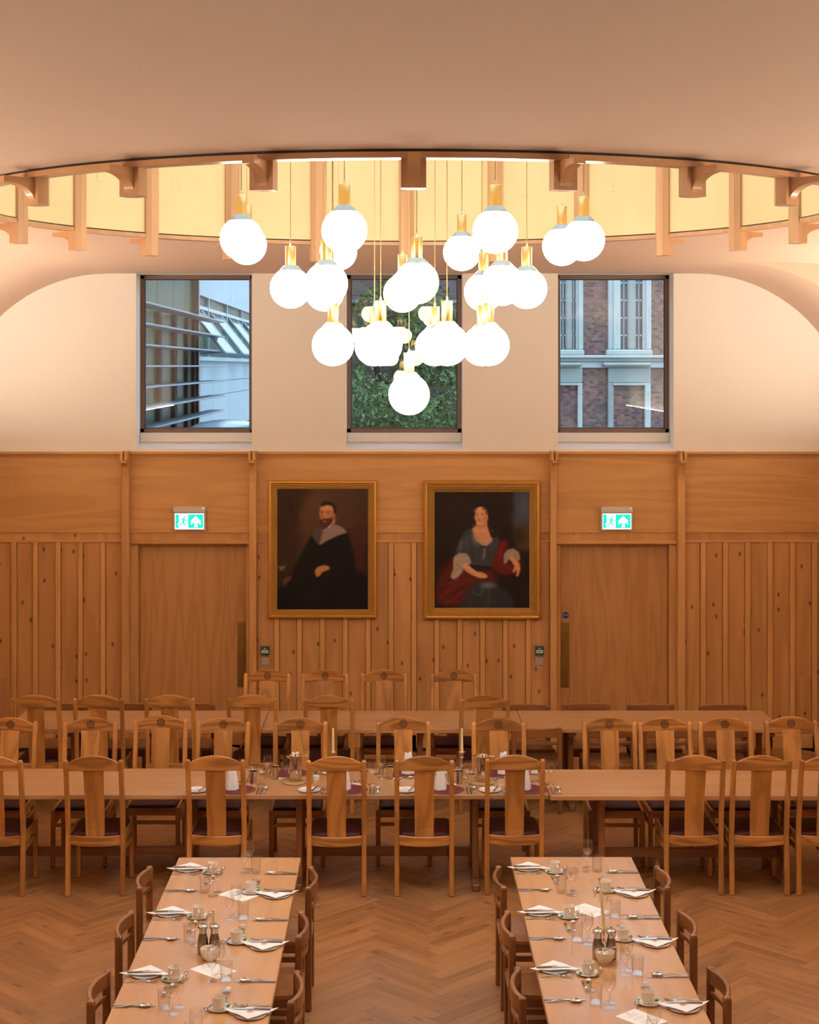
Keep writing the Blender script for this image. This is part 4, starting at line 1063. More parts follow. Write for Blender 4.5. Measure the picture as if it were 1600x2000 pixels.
# ---- door release call points and exit buttons
for sd, xc in (('left', 518.5), ('right', 1053.5)):
    near = 'left' if sd == 'left' else 'right'
    r = empty('call_point', (wx(xc), D - 0.0, wz(1277.8)), 0, 'green break-glass door release box beside the %s door' % near, 'call point', 'door release boxes')
    b = MB().box(-0.043, 0.043, -0.05, 0.0, 0, 0.086, 0.003).build('body', 'callpoint_green', r)
    f = MB().box(-0.034, 0.034, -0.0525, -0.049, 0.020, 0.052, 0.001).build('break_plate', 'plastic_white', r)
    mk = MB().lathe([(0.0, -0.0), (0.0, 0.0)], 3) if False else MB()
    mk.prism([(0.006*math.cos(2*PI*i/12), 0.036 + 0.006*math.sin(2*PI*i/12)) for i in range(12)], 'Y', -0.0533, -0.0522)
    for s in (-1, 1): mk.prism([(s*0.008, 0.036), (s*0.018, 0.041), (s*0.018, 0.031)], 'Y', -0.0533, -0.0522); mk.box(min(s*0.018, s*0.024), max(s*0.018, s*0.024), -0.0533, -0.0522, 0.0345, 0.0375)
    mk.build('press_mark', 'ink_black', f)
    MB().box(-0.012, 0.002, -0.051, -0.049, 0.062, 0.074).box(0.005, 0.014, -0.051, -0.049, 0.064, 0.070).build('pictogram', 'plastic_white', b)
    r = empty('exit_button', (wx(xc), D - 0.0, wz(1298.7)), 0, 'square steel exit button under the green box near the %s door' % near, 'switch', 'exit buttons')
    MB().box(-0.041, 0.041, -0.012, 0.0, 0, 0.080, 0.003).build('face_plate', 'switch_steel', r)
    MB().prism([(0.019*math.cos(2*PI*i/20), 0.038 + 0.019*math.sin(2*PI*i/20)) for i in range(20)], 'Y', -0.0165, -0.0115).build('push_button', 'switch_steel', r)

# ================================================================== TABLEWARE
T = TZ + 0.0005
def rim_profile(pts): return pts
def one(name, mb, mat, cat, smooth=True):
    """a thing that is a single mesh"""
    o = mb.build(name, mat, None, smooth); o['category'] = cat; return o

# --- plates, cups
def plate_mb(r, h=0.0085):
    return MB().lathe([(0.0, 0.003), (r*0.62, 0.003), (r*0.68, 0.004), (r*0.97, h), (r, h + 0.001), (r*0.99, h - 0.002), (r*0.68, 0.0), (r*0.3, 0.0), (0.0, 0.0)], 36)
def side_plate():
    return one('side_plate', plate_mb(0.080), 'china', 'plate')
def bread_plate():
    r = empty('bread_plate', cat='plate'); plate_mb(0.086).build('dish', 'china', r, True)
    mk = MB(); rosette(mk, 0.0, 0.055, 0.0075, 0.0095); mk.build('crest_mark', 'red_mark', r)
    return r
def rosette(mb, cx, cy, z, rr, t=0.0006):
    for k in range(8):
        a = k*PI/4
        x, y = cx + rr*0.72*math.cos(a), cy + rr*0.72*math.sin(a)
        mb.prism([(x + rr*0.24*math.cos(b*PI/3), y + rr*0.24*math.sin(b*PI/3)) for b in range(6)], 'Z', z, z + t)
    mb.prism([(cx + rr*0.3*math.cos(b*PI/4), cy + rr*0.3*math.sin(b*PI/4)) for b in range(8)], 'Z', z, z + t)
def saucer():
    return one('saucer', MB().lathe([(0.0, 0.003), (0.022, 0.003), (0.026, 0.0035), (0.056, 0.0085), (0.0615, 0.0105), (0.0610, 0.0085), (0.034, 0.0), (0.0, 0.0)], 36), 'china', 'saucer')
def cup():
    r = empty('coffee_cup', cat='cup')
    MB().lathe([(0.0, 0.004), (0.024, 0.004), (0.0265, 0.008), (0.0305, 0.020), (0.031, 0.062), (0.0322, 0.0635), (0.0335, 0.062), (0.0335, 0.020), (0.030, 0.008), (0.024, 0.0), (0.0, 0.0)], 32).build('cup_body', 'china_cup', r, True)
    pts = [(0, -0.031 - 0.024*math.sin(PI*i/10), 0.052 - 0.032*i/10) for i in range(11)]
    MB().tube(pts, 0.0042, 8).build('handle', 'china_cup', r, True)
    return r
def mint():
    return one('wrapped_mint', MB().lathe([(0.0, -0.006), (0.008, -0.0045), (0.0125, 0.0), (0.008, 0.0045), (0.0, 0.006)], 14).xform(Matrix.Translation((0, 0, 0.006)) @ Matrix.Diagonal((1.1, 0.8, 1.0, 1))), 'mint_green', 'sweet')

# --- cutlery, modelled along +X, handle end at x = 0
def ribbon(sec, th):
    """sec: (x, halfwidth, z)"""
    mb = MB(); return mb.loft([[(x, -w, z), (x, w, z), (x, w*0.8, z + th), (x, -w*0.8, z + th)] for x, w, z in sec])
def knife(L=0.215, nm='table_knife'):
    r = empty(nm, cat='knife')
    ribbon([(0, 0.006, 0.001), (0.004, 0.0085, 0.001), (L*0.2, 0.0075, 0.001), (L*0.43, 0.0055, 0.002), (L*0.45, 0.004, 0.002)], 0.006).build('handle', 'steel', r)
    b = MB(); n = 10; up, dn = [], []
    for i in range(n + 1):
        t = i/n; x = L*0.45 + L*0.55*t
        up.append((x, 0.0065*(1 - t**5))); dn.append((x, -0.0075*math.sqrt(max(0.0, 1 - t**7)) ))
    b.prism(up + dn[::-1], 'Z', 0.003, 0.0045).build('blade', 'steel', r)
    return r
def fork(L=0.18, nm='table_fork', n=4):
    r = empty(nm, cat='fork')
    ribbon([(0, 0.005, 0.001), (0.004, 0.009, 0.001), (L*0.15, 0.0075, 0.002), (L*0.45, 0.003, 0.010), (L*0.62, 0.0035, 0.008), (L*0.68, 0.010, 0.004), (L*0.74, 0.0115, 0.003)], 0.0025).build('handle', 'steel', r)
    t = MB()
    for k in range(n):
        y = -0.0095 + 0.019*k/(n - 1)
        t.loft([[(x, y - 0.0017*q, z), (x, y + 0.0017*q, z), (x, y + 0.0017*q, z + 0.002), (x, y - 0.0017*q, z + 0.002)] for x, z, q in ((L*0.73, 0.003, 1), (L*0.85, 0.004, 1), (L*0.95, 0.009, 0.9), (L, 0.013, 0.5))])
    t.build('tines', 'steel', r)
    return r
def spoon(L=0.17, nm='dessert_spoon', bw=0.018):
    r = empty(nm, cat='spoon')
    bl = bw*1.55
    ribbon([(0, 0.005, 0.001), (0.004, 0.0085, 0.001), (L*0.2, 0.007, 0.002), (L*0.5, 0.003, 0.010), (L - 2*bl + 0.004, 0.0035, 0.009)], 0.0025).build('handle', 'steel', r)
    m = MB(); rings = []
    for (q, z) in ((1.0, 0.0105), (0.93, 0.007), (0.75, 0.0035), (0.45, 0.0012), (0.02, 0.0005)):
        rings.append([(L - bl + bl*q*math.cos(2*PI*i/20), bw*q*math.sin(2*PI*i/20), z) for i in range(20)])
    rings2 = [[(p[0], p[1], p[2] + 0.0012) for p in rr] for rr in rings]
    m.loft(rings[::-1] + [[(p[0], p[1], p[2] + 0.0012) for p in rings[0]]] + rings2[1:], caps=False)
    m.build('bowl', 'steel', r, True)
    return r

# --- glasses
def tumbler():
    r = empty('water_tumbler', cat='glass')
    MB().lathe([(0.0, 0.012), (0.026, 0.012), (0.0285, 0.016), (0.0325, 0.098), (0.0335, 0.0985), (0.034, 0.098), (0.030, 0.010)], 28).build('glass_wall', 'drinking_glass', r, True)
    MB().lathe([(0.030, 0.010), (0.028, 0.0), (0.0, 0.0)], 28).build('glass_base', 'drinking_glass', r, True)
    return r
def wineglass(s=1.0, nm='wine_glass'):
    r = empty(nm, cat='glass')
    MB().lathe([(0.003*s, 0.082*s), (0.014*s, 0.086*s), (0.026*s, 0.100*s), (0.0335*s, 0.120*s), (0.034*s, 0.138*s), (0.029*s, 0.170*s), (0.0275*s, 0.178*s), (0.0282*s, 0.1785*s)], 28).build('bowl', 'drinking_glass', r, True)
    MB().lathe([(0.0035*s, 0.083*s), (0.003*s, 0.05*s), (0.0035*s, 0.012*s), (0.009*s, 0.005*s)], 10).build('stem', 'drinking_glass', r, True)
    MB().lathe([(0.009*s, 0.005*s), (0.031*s, 0.0018*s), (0.032*s, 0.0), (0.0, 0.0)], 28).build('foot', 'drinking_glass', r, True)
    return r
def beaker():
    return one('pewter_beaker', MB().lathe([(0.0, 0.003), (0.026, 0.003), (0.030, 0.096), (0.0318, 0.098), (0.0325, 0.0965), (0.0310, 0.09), (0.0275, 0.006), (0.0285, 0.0), (0.0, 0.0)], 32), 'pewter', 'beaker')

# --- napkins
def napkin_fold():
    """triangle folded napkin lying over the side plate, tips lifting past its rim; apex to +Y"""
    r = empty('folded_napkin', cat='napkin')
    mb = MB(); n = 14; top, bot = [], []
    def zz(x, y): 
        d = math.hypot(x, y); lift = 0.0
        if abs(x) > 0.085: lift = -0.004 + 0.010*((abs(x) - 0.085)/0.055)**2
        return 0.0155 + lift + 0.0025*math.sin(x*40)*(0.3 + abs(y)*4)
    rows = []
    for j in range(7):
        v = j/6; y = -0.035 + 0.128*v; hw = 0.138*(1 - v) + 0.002
        y2 = lambda x: y - 0.010*(1 - v)*(1 - (x/0.14)**2) * 0.6
        rows.append([(-hw + 2*hw*i/n, y2(-hw + 2*hw*i/n), zz(-hw + 2*hw*i/n, y)) for i in range(n + 1)])
    o = len(mb.v); 
    for rr in rows: mb.v.extend(rr)
    for rr in rows: mb.v.extend([(p[0], p[1], p[2] + 0.0030) for p in rr])
    m = n + 1; q = 7*m
    for j in range(6):
        for i in range(n):
            a, b, c, d = j*m + i, j*m + i + 1, (j + 1)*m + i + 1, (j + 1)*m + i
            mb.f.append((a, d, c, b)); mb.f.append((a + q, b + q, c + q, d + q))
    edge = [i for i in range(m)] + [j*m + n for j in range(1, 7)] + [6*m + i for i in range(n - 1, -1, -1)] + [j*m for j in range(5, 0, -1)]
    for i in range(len(edge)):
        a, b = edge[i], edge[(i + 1) % len(edge)]; mb.f.append((a, b, b + q, a + q))
    mb.build('cloth', 'linen', r, True)
    mk = MB(); rosette(mk, 0.0, 0.004, 0.0195, 0.016); mk.build('red_rosette', 'red_mark', r)
    return r
def napkin_tent():
    """upright folded napkin with two peaks"""
    r = empty('standing_napkin', cat='napkin')
    mb = MB(); n = 28; rings = []
    for j in range(9):
        t = j/8; z = 0.165*t
        rx = 0.050*(1 - 0.50*t**1.3); ry = 0.040*(1 - 0.55*t)
        rr = []
        for i in range(n):
            a = 2*PI*i/n; pl = 1 + 0.10*math.cos(5*a)*(1 - 0.4*t) - 0.35*max(0, math.cos(2*a - PI))**3*t*0.4
            dz = 0.0
            if j == 8: dz = 0.016*abs(math.cos(a)) - 0.012
            rr.append((rx*pl*math.cos(a), ry*pl*math.sin(a), z + dz))
        rings.append(rr)
    rings.append([(p[0]*0.45, p[1]*0.3, p[2] - 0.030) for p in rings[-1]])
    mb.loft(rings).build('cloth', 'linen', r, True)
    return r

def menu_card():
    r = empty('menu_card', cat='card')
    MB().box(-0.074, 0.074, -0.105, 0.105, 0.0, 0.0008).build('sheet', 'paper', r)
    ln = MB(); rr = random.Random(5)
    for k in range(11):
        y = 0.07 - k*0.012; w = rr.uniform(0.015, 0.042)
        if k in (3, 7): continue
        ln.box(-w, w, y, y + 0.003, 0.0008, 0.0011)
    ln.build('printed_lines', 'ink', r)
    mk = MB(); rosette(mk, 0.0, 0.088, 0.0008, 0.009, 0.0003); mk.build('crest_mark', 'red_mark', r)
    return r

def pepper_mill():
    r = empty('pepper_mill', cat='mill')
    MB().lathe([(0.0, 0.0), (0.028, 0.0), (0.029, 0.004), (0.031, 0.03), (0.0305, 0.055), (0.027, 0.085), (0.0215, 0.108), (0.0205, 0.112), (0.0, 0.112)], 32).build('mill_body', 'mill_steel', r, True)
    MB().lathe([(0.0205, 0.112), (0.0195, 0.1135), (0.0205, 0.115)], 32).build('groove_ring', 'ink_black', r)
    MB().lathe([(0.0205, 0.115), (0.0205, 0.132), (0.026, 0.140), (0.0285, 0.147), (0.027, 0.154), (0.020, 0.160), (0.006, 0.1625), (0.0, 0.163)], 32).build('mill_head', 'steel', r, True)
    MB().lathe([(0.003, 0.161), (0.0035, 0.167), (0.0055, 0.170), (0.0055, 0.174), (0.003, 0.178), (0.0, 0.178)], 14).build('knob', 'steel', r, True)
    return r
def sugar_bowl():
    r = empty('sugar_bowl', cat='bowl')
    MB().lathe([(0.0, 0.008), (0.020, 0.008), (0.036, 0.020), (0.046, 0.040), (0.0495, 0.066), (0.051, 0.068), (0.0525, 0.066), (0.049, 0.040), (0.038, 0.017), (0.026, 0.006), (0.025, 0.0), (0.0, 0.0)], 36).build('bowl_body', 'china_cup', r, True)
    return r
def candlestick(h, nm='candlestick'):
    r = empty(nm, cat='candlestick')
    k = h/0.2
    MB().lathe([(0.0, 0.0), (0.045, 0.0), (0.044, 0.006), (0.030, 0.012), (0.014, 0.022), (0.010, 0.034), (0.015, 0.045*k), (0.008, 0.058*k), (0.007, 0.085*k), (0.013, 0.098*k), (0.007, 0.112*k), (0.008, 0.150*k), (0.014, 0.160*k), (0.010, 0.168*k), (0.011, 0.192*k), (0.0, 0.192*k)], 24).build('column', 'pewter', r, True)
    MB().lathe([(0.010, 0.188*k), (0.024, 0.194*k), (0.026, 0.200*k), (0.024, 0.198*k), (0.0, 0.192*k)], 24).build('drip_pan', 'pewter', r, True)
    return r
def candle(h, name='taper_candle', lean=0.0):
    r = empty(name, cat='candle')
    MB().loft([[(q*math.cos(2*PI*i/14) + lean*z, q*math.sin(2*PI*i/14), z) for i in range(14)] for q, z in ((0.0105, 0), (0.0085, h*0.7), (0.0065, h*0.97), (0.003, h))]).build('wax', 'wax', r, True)
    MB().tube([(lean*h, 0, h), (lean*h + 0.001, 0, h + 0.008)], 0.0008, 6).build('wick', 'ink_black', r)
    return r
def jug():
    r = empty('pewter_jug', cat='jug')
    MB().lathe([(0.0, 0.004), (0.046, 0.004), (0.0462, 0.196), (0.048, 0.199), (0.0490, 0.197), (0.0482, 0.10), (0.0482, 0.004), (0.046, 0.0), (0.0, 0.0)], 40).build('jug_body', 'pewter', r, True)
    sp = MB(); sp.loft([[(-0.044, -0.018, 0.170), (-0.044, 0.018, 0.170), (-0.046, 0.020, 0.197), (-0.046, -0.020, 0.197)], [(-0.068, -0.004, 0.188), (-0.068, 0.004, 0.188), (-0.078, 0.008, 0.200), (-0.078, -0.008, 0.200)]]).build('spout', 'pewter', r)
    MB().tube([(0.046, 0, 0.190), (0.085, 0, 0.192), (0.096, 0, 0.180), (0.096, 0, 0.120), (0.090, 0, 0.085)], 0.0055, 8).build('handle', 'pewter', r, True)
    return r
def woven_mat():
    mb = MB()
    for k in range(7):
        rr = 0.012 + 0.0125*k
        pts = [(rr*math.cos(2*PI*i/28), rr*math.sin(2*PI*i/28), 0.006) for i in range(29)]
        mb.tube(pts, 0.0066, 6, cap=False)
    r = one('woven_trivet', mb, 'woven_straw', 'trivet'); return r
def shaker():
    return one('pewter_shaker', MB().lathe([(0.0, 0.0), (0.018, 0.0), (0.017, 0.07), (0.0185, 0.074), (0.017, 0.082), (0.008, 0.086), (0.0, 0.087)], 20), 'pewter', 'shaker')
def ramekin():
    return one('small_ramekin', MB().lathe([(0.0, 0.004), (0.022, 0.004), (0.027, 0.032), (0.0285, 0.033), (0.029, 0.031), (0.025, 0.0), (0.0, 0.0)], 24), 'china', 'dish')
def place_mat():
    r = empty('round_placemat', cat='placemat')
    MB().lathe([(0.0, 0.0), (0.145, 0.0), (0.146, 0.0015), (0.145, 0.003), (0.0, 0.003)], 48).build('leather_disc', 'mat_leather', r)
    MB().lathe([(0.134, 0.003), (0.1345, 0.0034), (0.136, 0.0034), (0.1365, 0.003)], 48).build('stitch_line', 'red_mark', r)
    return r

K = {n: Kind(f()) for n, f in dict(side_plate=side_plate, bread_plate=bread_plate, saucer=saucer, cup=cup, mint=mint, knife=knife,
     butter_knife=lambda: knife(0.19, 'butter_knife'), small_knife=lambda: knife(0.16, 'butter_knife'), fork=fork, dfork=lambda: fork(0.165, 'dessert_fork'), spoon=lambda: spoon(0.19, 'soup_spoon', 0.0205), dspoon=lambda: spoon(0.17, 'dessert_spoon', 0.017),
     tspoon=lambda: spoon(0.115, 'teaspoon', 0.011), tumbler=tumbler, wine=lambda: wineglass(1.0), wine_s=lambda: wineglass(0.82, 'small_wine_glass'), beaker=beaker, fold=napkin_fold, tent=napkin_tent,
     menu=menu_card, mill=pepper_mill, bowl=sugar_bowl, jug=jug, trivet=woven_mat, shaker=shaker, ramekin=ramekin, mat=place_mat).items()}

def placer(ox, oy, rot):
    c, s = math.cos(rot), math.sin(rot)
    def put(kind, x, y, z, rz, label, group):
        return K[kind].put((ox + x*c - y*s, oy + x*s + y*c, z), rot + rz, label, group)
    return put
jr = random.Random(11)
def setting(edge_x, yc, rot, tb, sd, i, parts=None):
    """a place at a foreground table: local +x points from the table edge across the table"""
    put = placer(edge_x, yc, rot)
    w = '%s foreground table, %s side, %s place from far end' % (tb, sd, ORD[i])
    g = lambda s: s + ' on the foreground tables'
    j = lambda a=0.006: jr.uniform(-a, a)
    if parts is None:
        px, py = 0.098 + j(), 0.208 + j()
        put('side_plate', px, py, T, 0, 'white side plate under napkin, ' + w, g('side plates'))
        put('fold', px + 0.004, py - 0.004, T, j(0.04), 'folded white napkin with red rosette, ' + w, g('napkins'))
        put('butter_knife', px - 0.097, py - 0.022, T + 0.0195, 0.02 + j(0.03), 'butter knife across the napkin, ' + w, g('butter knives'))
        put('fork', 0.006, 0.100 + j(), T, 0.03 + j(0.03), 'steel fork, ' + w, g('forks'))
        put('knife', 0.004, -0.215 + j(), T, j(0.02), 'steel table knife, ' + w, g('knives'))
        put('spoon', 0.006, -0.238 + j(0.003), T, 0.03 + j(0.03), 'steel soup spoon, ' + w, g('soup spoons'))
        cx, cy = 0.262 + j(), 0.140 + j()
        put('saucer', cx, cy, T, 0, 'white saucer, ' + w, g('saucers'))
        put('cup', cx + 0.004, cy + 0.004, T + 0.0035, j(0.3), 'white coffee cup, ' + w, g('cups'))
        put('mint', cx - 0.041, cy - 0.018, T + 0.0065, 0.6 + j(0.4), 'green wrapped mint on the saucer, ' + w, g('mints'))
        put('tspoon', cx + 0.043, cy - 0.052, T + 0.0085, PI/2 - 0.25 + j(0.1), 'teaspoon on the saucer, ' + w, g('teaspoons'))
        put('dfork', 0.232 + j(), 0.048 + j(), T, -PI/2 + 0.08 + j(0.06), 'dessert fork, ' + w, g('dessert forks'))
        put('dspoon', 0.268 + j(), -0.105 + j(), T, PI/2 + 0.02 + j(0.06), 'dessert spoon, ' + w, g('dessert spoons'))
    put('tumbler', 0.262 + j(), -0.25 + j(), T, 0, 'plain water tumbler, ' + w, g('tumblers'))
    put('wine', 0.316 + j(), -0.315 + j(), T, 0, 'tall stemmed wine glass, ' + w, g('wine glasses'))
    put('wine_s', 0.338 + j(), -0.238 + j(), T, 0, 'small stemmed glass, ' + w, g('small glasses'))
for i, y in enumerate((10.27, 9.42, 8.46)): setting(TLX0, y, 0, 'left', 'outer', i)
for i, y in enumerate((10.16, 9.29, 8.34)): setting(TLX1, y, PI, 'left', 'aisle', i)
for i, y in enumerate((10.28, 9.43, 8.53)): setting(TRX0, y, 0, 'right', 'aisle', i)
for i, y in enumerate((10.19, 9.33, 8.42)): setting(TRX1, y, PI, 'right', 'outer', i)
setting(TLX1, 7.44, PI, 'left', 'aisle', 3, 'glasses'); setting(TRX1, 7.50, PI, 'right', 'outer', 3, 'glasses')

for (x, y, rz, lb) in ((-0.96, 9.97, 0.9, 'white menu card on left foreground table, nearer the far end'), (-0.977, 8.73, 0.85, 'white menu card on left foreground table, beyond the near end glasses'),
                       (1.14, 9.69, 0.72, 'white menu card by the table seam on right foreground table'), (1.207, 8.08, 0.72, 'white menu card at the near edge of right foreground table')):
    K['menu'].put((x, y, T), rz, lb, 'menu cards')
for tb, xs, yb, yw, cl in (('left', (-1.062, -0.998), 8.975, (-1.012, 8.875), 0.075), ('right', (1.093, 1.165), 8.90, (1.122, 8.83), 0.215)):
    for x, nm in zip(xs, ('left one', 'right one')):
        K['mill'].put((x, yb, T), 0, 'steel pepper mill on %s foreground table, %s of the pair' % (tb, nm), 'pepper mills')
    bw = K['bowl'].put((yw[0], yw[1], T), 0, 'white bowl of sugar lumps on %s foreground table' % tb, 'sugar bowls')
    rr = random.Random(8 if tb == 'left' else 9)
    for k in range(13):
        a, q = rr.uniform(0, 2*PI), 0.031*math.sqrt(rr.random())
        s = 0.0075
        o = MB().box(-s, s, -s*0.8, s*0.8, -s*0.75, s*0.75, 0.001).xform(Matrix.Rotation(rr.uniform(-0.7, 0.7), 4, 'X')).build('sugar_lump', 'sugar_brown' if (rr.random() < 0.45 and tb == 'left') else 'sugar_white', None)
        o.location = (yw[0] + q*math.cos(a), yw[1] + q*math.sin(a), T + 0.054 + 0.008*rr.random()); o.rotation_euler = (0, 0, rr.uniform(0, 3))
        brown = o.data.materials[0].name == 'sugar_brown'
        tag(o, ('brown' if brown else 'white') + ' sugar lump heaped in the bowl on %s foreground table' % tb, 'sugar lump', ('brown' if brown else 'white') + ' sugar lumps in the %s bowl' % tb)
    sp = K['tspoon'].put((yw[0] + 0.075, yw[1] + 0.03, T + 0.085), PI + 0.35, 'teaspoon resting in the sugar bowl on %s foreground table' % tb, 'sugar spoons')
    sp.rotation_euler = (0, 0.33, PI + 0.35)
for tb, cx, cy, h, ln in (('left', -1.022, 9.15, 0.085, 0.0), ('right', 1.148, 9.08, 0.222, -0.07)):
    r = candlestick(0.105, 'candlestick'); r.location = (cx, cy, T); tag(r, 'short pewter candlestick behind the mills on %s foreground table' % tb, group='short candlesticks')
    c = candle(h, 'taper_candle', ln); c.location = (cx, cy, T + 0.1015); tag(c, ('burnt-down stub of cream candle' if tb == 'left' else 'tall leaning cream candle') + ' on %s foreground table' % tb, group='cream candles')

# ---- the laid high table
def high_setting(xc, edge, rot, where, i, full=True):
    put = placer(xc, edge, rot)
    w = '%s side of long table, %s place from left' % (where, ORD[i])
    g = lambda s: s + ' on the long table'
    j = lambda a=0.006: jr.uniform(-a, a)
    put('mat', 0, 0.15, T, 0, 'burgundy round placemat, ' + w, g('placemats'))
    put('tent', -0.035, 0.16, T + 0.003, 0.3 + j(0.3), 'standing folded white napkin, ' + w, g('standing napkins'))
    put('bread_plate', -0.30, 0.125, T, 0, 'white bread plate, ' + w, g('bread plates'))
    put('small_knife', -0.275, 0.055, T + 0.0125, PI/2 - 0.25, 'butter knife on bread plate, ' + w, g('small butter knives'))
    put('fork', -0.198, 0.02, T, PI/2, 'outer fork, ' + w, g('outer forks'))
    put('dfork', -0.170, 0.02, T, PI/2 + 0.02, 'inner fork, ' + w, g('inner forks'))
    put('knife', 0.165, 0.015, T, PI/2, 'inner knife, ' + w, g('inner knives'))
    put('butter_knife', 0.192, 0.015, T, PI/2, 'outer knife, ' + w, g('outer knives'))
    put('spoon', 0.222, 0.015, T, PI/2, 'soup spoon, ' + w, g('long table soup spoons'))
    put('dspoon', 0.09, 0.318, T, PI + 0.04, 'dessert spoon, ' + w, g('long table dessert spoons'))
    put('wine', 0.020, 0.385, T, 0, 'left stemmed wine glass, ' + w, g('left wine glasses'))
    put('beaker', 0.110, 0.335, T, 0, 'pewter beaker, ' + w, g('beakers'))
    put('wine', 0.175, 0.300, T, 0, 'right stemmed wine glass, ' + w, g('right wine glasses'))
    if where == 'near': put('wine', 0.100, 0.405, T, 0, 'back stemmed wine glass, ' + w, g('back wine glasses'))
for i, px in enumerate((461, 681, 870, 1035)): high_setting(gx(px, 12.41), 12.30, 0, 'near', i)
for i, px in enumerate((569, 789, 974)): high_setting(gx(px, 13.0), 13.11, PI, 'far', i)
for nm, px, py in (('left', 577, 1528), ('right', 942.6, 1529)):
    d = 10304/(py - 715); X = gx(px, d)
    K['trivet'].put((X - 0.005, d - 0.01, T), 0, 'round woven mat under the %s pewter jug' % nm, 'woven mats')
    K['jug'].put((X, d, T + 0.0125), 0.1, '%s tall pewter water jug on the long table' % nm, 'water jugs')
for nm, px in (('left', 650.8), ('right', 902.5)):
    X = gx(px, 12.80)
    r = candlestick(0.205, 'candlestick'); r.location = (X, 12.80, T); tag(r, '%s tall silver candlestick on the long table' % nm, group='tall candlesticks')
    c = candle(0.195, 'taper_candle'); c.location = (X, 12.80, T + 0.197); tag(c, 'tall cream taper in the %s candlestick of the long table' % nm, group='cream tapers')
for nm, px, py in (('left', 608, 1531), ('right', 877.5, 1526)):
    d = 10304/(py - 715); K['shaker'].put((gx(px, d), d, T), 0, '%s small pewter shaker on the long table' % nm, 'pewter shakers')
for nm, px, py in (('left', 617.5, 1523), ('right', 886, 1520)):
    d = 10304/(py - 715); K['ramekin'].put((gx(px, d), d, T), 0, '%s small white dish beside the shaker on the long table' % nm, 'small dishes')

# ================================================================== OUTDOORS, SEEN THROUGH THE WINDOWS
gnd = MB().box(-60, 60, 17.6, 90, -0.4, -0.2).build('ground', 'yard_ground'); tag(gnd, 'yard outside the windows', kind='structure')

# ---- brick building with stone windows (right window): facade at Y = 40
BY = 40.0
def bx_(z): return (z/5.554 + 1070 - VX)/F*BY          # measured across the photograph's window
def bz_(z): return H - (z/5.554 + 520 - VY)/F*BY
bb = empty('brick_building', (7.0, BY, 0), 0, 'red brick building with pale stone mullioned windows outside the right window', 'building')
OX, OY = 7.0, BY
def B(x0, x1, z0, z1, y0, y1, name, mat, par=None, c=0.0):
    return MB().box(x0 - OX, x1 - OX, y0, y1, z0, z1, c).build(name, mat, par or bb)
B(bx_(-700), bx_(1900), -0.2, bz_(1102), 0.0, 0.6, 'lower_wall', 'brick_red')
B(bx_(-700), bx_(1900), bz_(1102), bz_(-700), 0.0, 0.6, 'upper_wall', 'brick_red')
B(bx_(-700), bx_(1900), bz_(1100), bz_(1035), -0.06, 0.02, 'string_course', 'stone_pale')
B(bx_(-700), bx_(1900), bz_(1035), bz_(1000), -0.14, 0.02, 'string_course', 'stone_grey', c=0.03)
B(bx_(-700), bx_(1900), bz_(1000), bz_(965), -0.20, 0.02, 'string_course', 'stone_pale', c=0.03)
def upper_window(xl, j0, l0, m0, m1, l1, j1, ztop, name='upper_window'):
    # xl: outer left, j0 inner left jamb, lights between, mullion m0..m1, inner right l1, outer right j1
    w = MB().box(bx_(j0) - OX, bx_(l1) - OX, -0.005, 0.05, bz_(905), bz_(ztop)).build(name, 'window_dark', bb)
    for a, b in ((xl, j0), (l1, j1)):
        MB().box(bx_(a) - OX, bx_(b) - OX, -0.12, 0.02, bz_(905), bz_(ztop), 0.03).build('stone_jamb', 'stone_pale', w)
        m = (a + b)/2
        MB().box(bx_(m) - OX - 0.03, bx_(m) - OX + 0.03, -0.17, 0.0, bz_(905), bz_(ztop), 0.01).build('moulded_shaft', 'stone_pale', w)
    MB().box(bx_(m0) - OX, bx_(m1) - OX, -0.11, 0.02, bz_(905), bz_(ztop), 0.04).build('mullion', 'stone_grey', w)
    MB().box(bx_(xl - 25) - OX, bx_(j1 + 8) - OX, -0.18, 0.02, bz_(968), bz_(905), 0.03).build('stone_sill', 'stone_pale', w)
    gl = MB()
    for (a, b) in ((j0, m0), (m1, l1)):
        for k in range(8):
            z = bz_(750 - 190*k); gl.box(bx_(a) - OX, bx_(b) - OX, -0.03, 0.0, z - 0.02, z + 0.02)
        x = bx_((a + b)/2) - OX; gl.box(x - 0.012, x + 0.012, -0.03, 0.0, bz_(905), bz_(ztop))
    gl.build('glazing_bars', 'sash_metal', w)
upper_window(650, 785, 860, 862, 950, 1022, 1118, -600)
upper_window(-60, 140, 188, 190, 262, 300, 380, -600)
def blind_window(xl, p0, p1, xr):
    w = MB().box(bx_(xl) - OX, bx_(xr) - OX, -0.10, 0.02, bz_(1265), bz_(1100), 0.02).build('blind_window', 'stone_grey', bb)
    MB().box(bx_(xl) - OX, bx_(p0) - OX, -0.10, 0.02, -0.2, bz_(1265), 0.02).build('stone_jamb', 'stone_grey', w)
    MB().box(bx_(p1) - OX, bx_(xr) - OX, -0.10, 0.02, -0.2, bz_(1265), 0.02).build('stone_jamb', 'stone_pale', w)
    MB().box(bx_(p0) - OX - 0.02, bx_(p1) - OX + 0.02, -0.14, 0.0, bz_(1292), bz_(1268), 0.01).build('drip_moulding', 'stone_pale', w)
    for a, b in ((xl, p0), (p1, xr)):
        MB().box(bx_(a) - OX, bx_(b) - OX, -0.105, 0.0, bz_(1385), bz_(1379)).build('stone_joint', 'stone_grey', w)
blind_window(648, 710, 1046, 1112); blind_window(20, 60, 320, 372)
B(bx_(580), bx_(1120), bz_(1090), bz_(1045), -0.26, 0.0, 'stone_corbel_table', 'stone_grey', c=0.06)
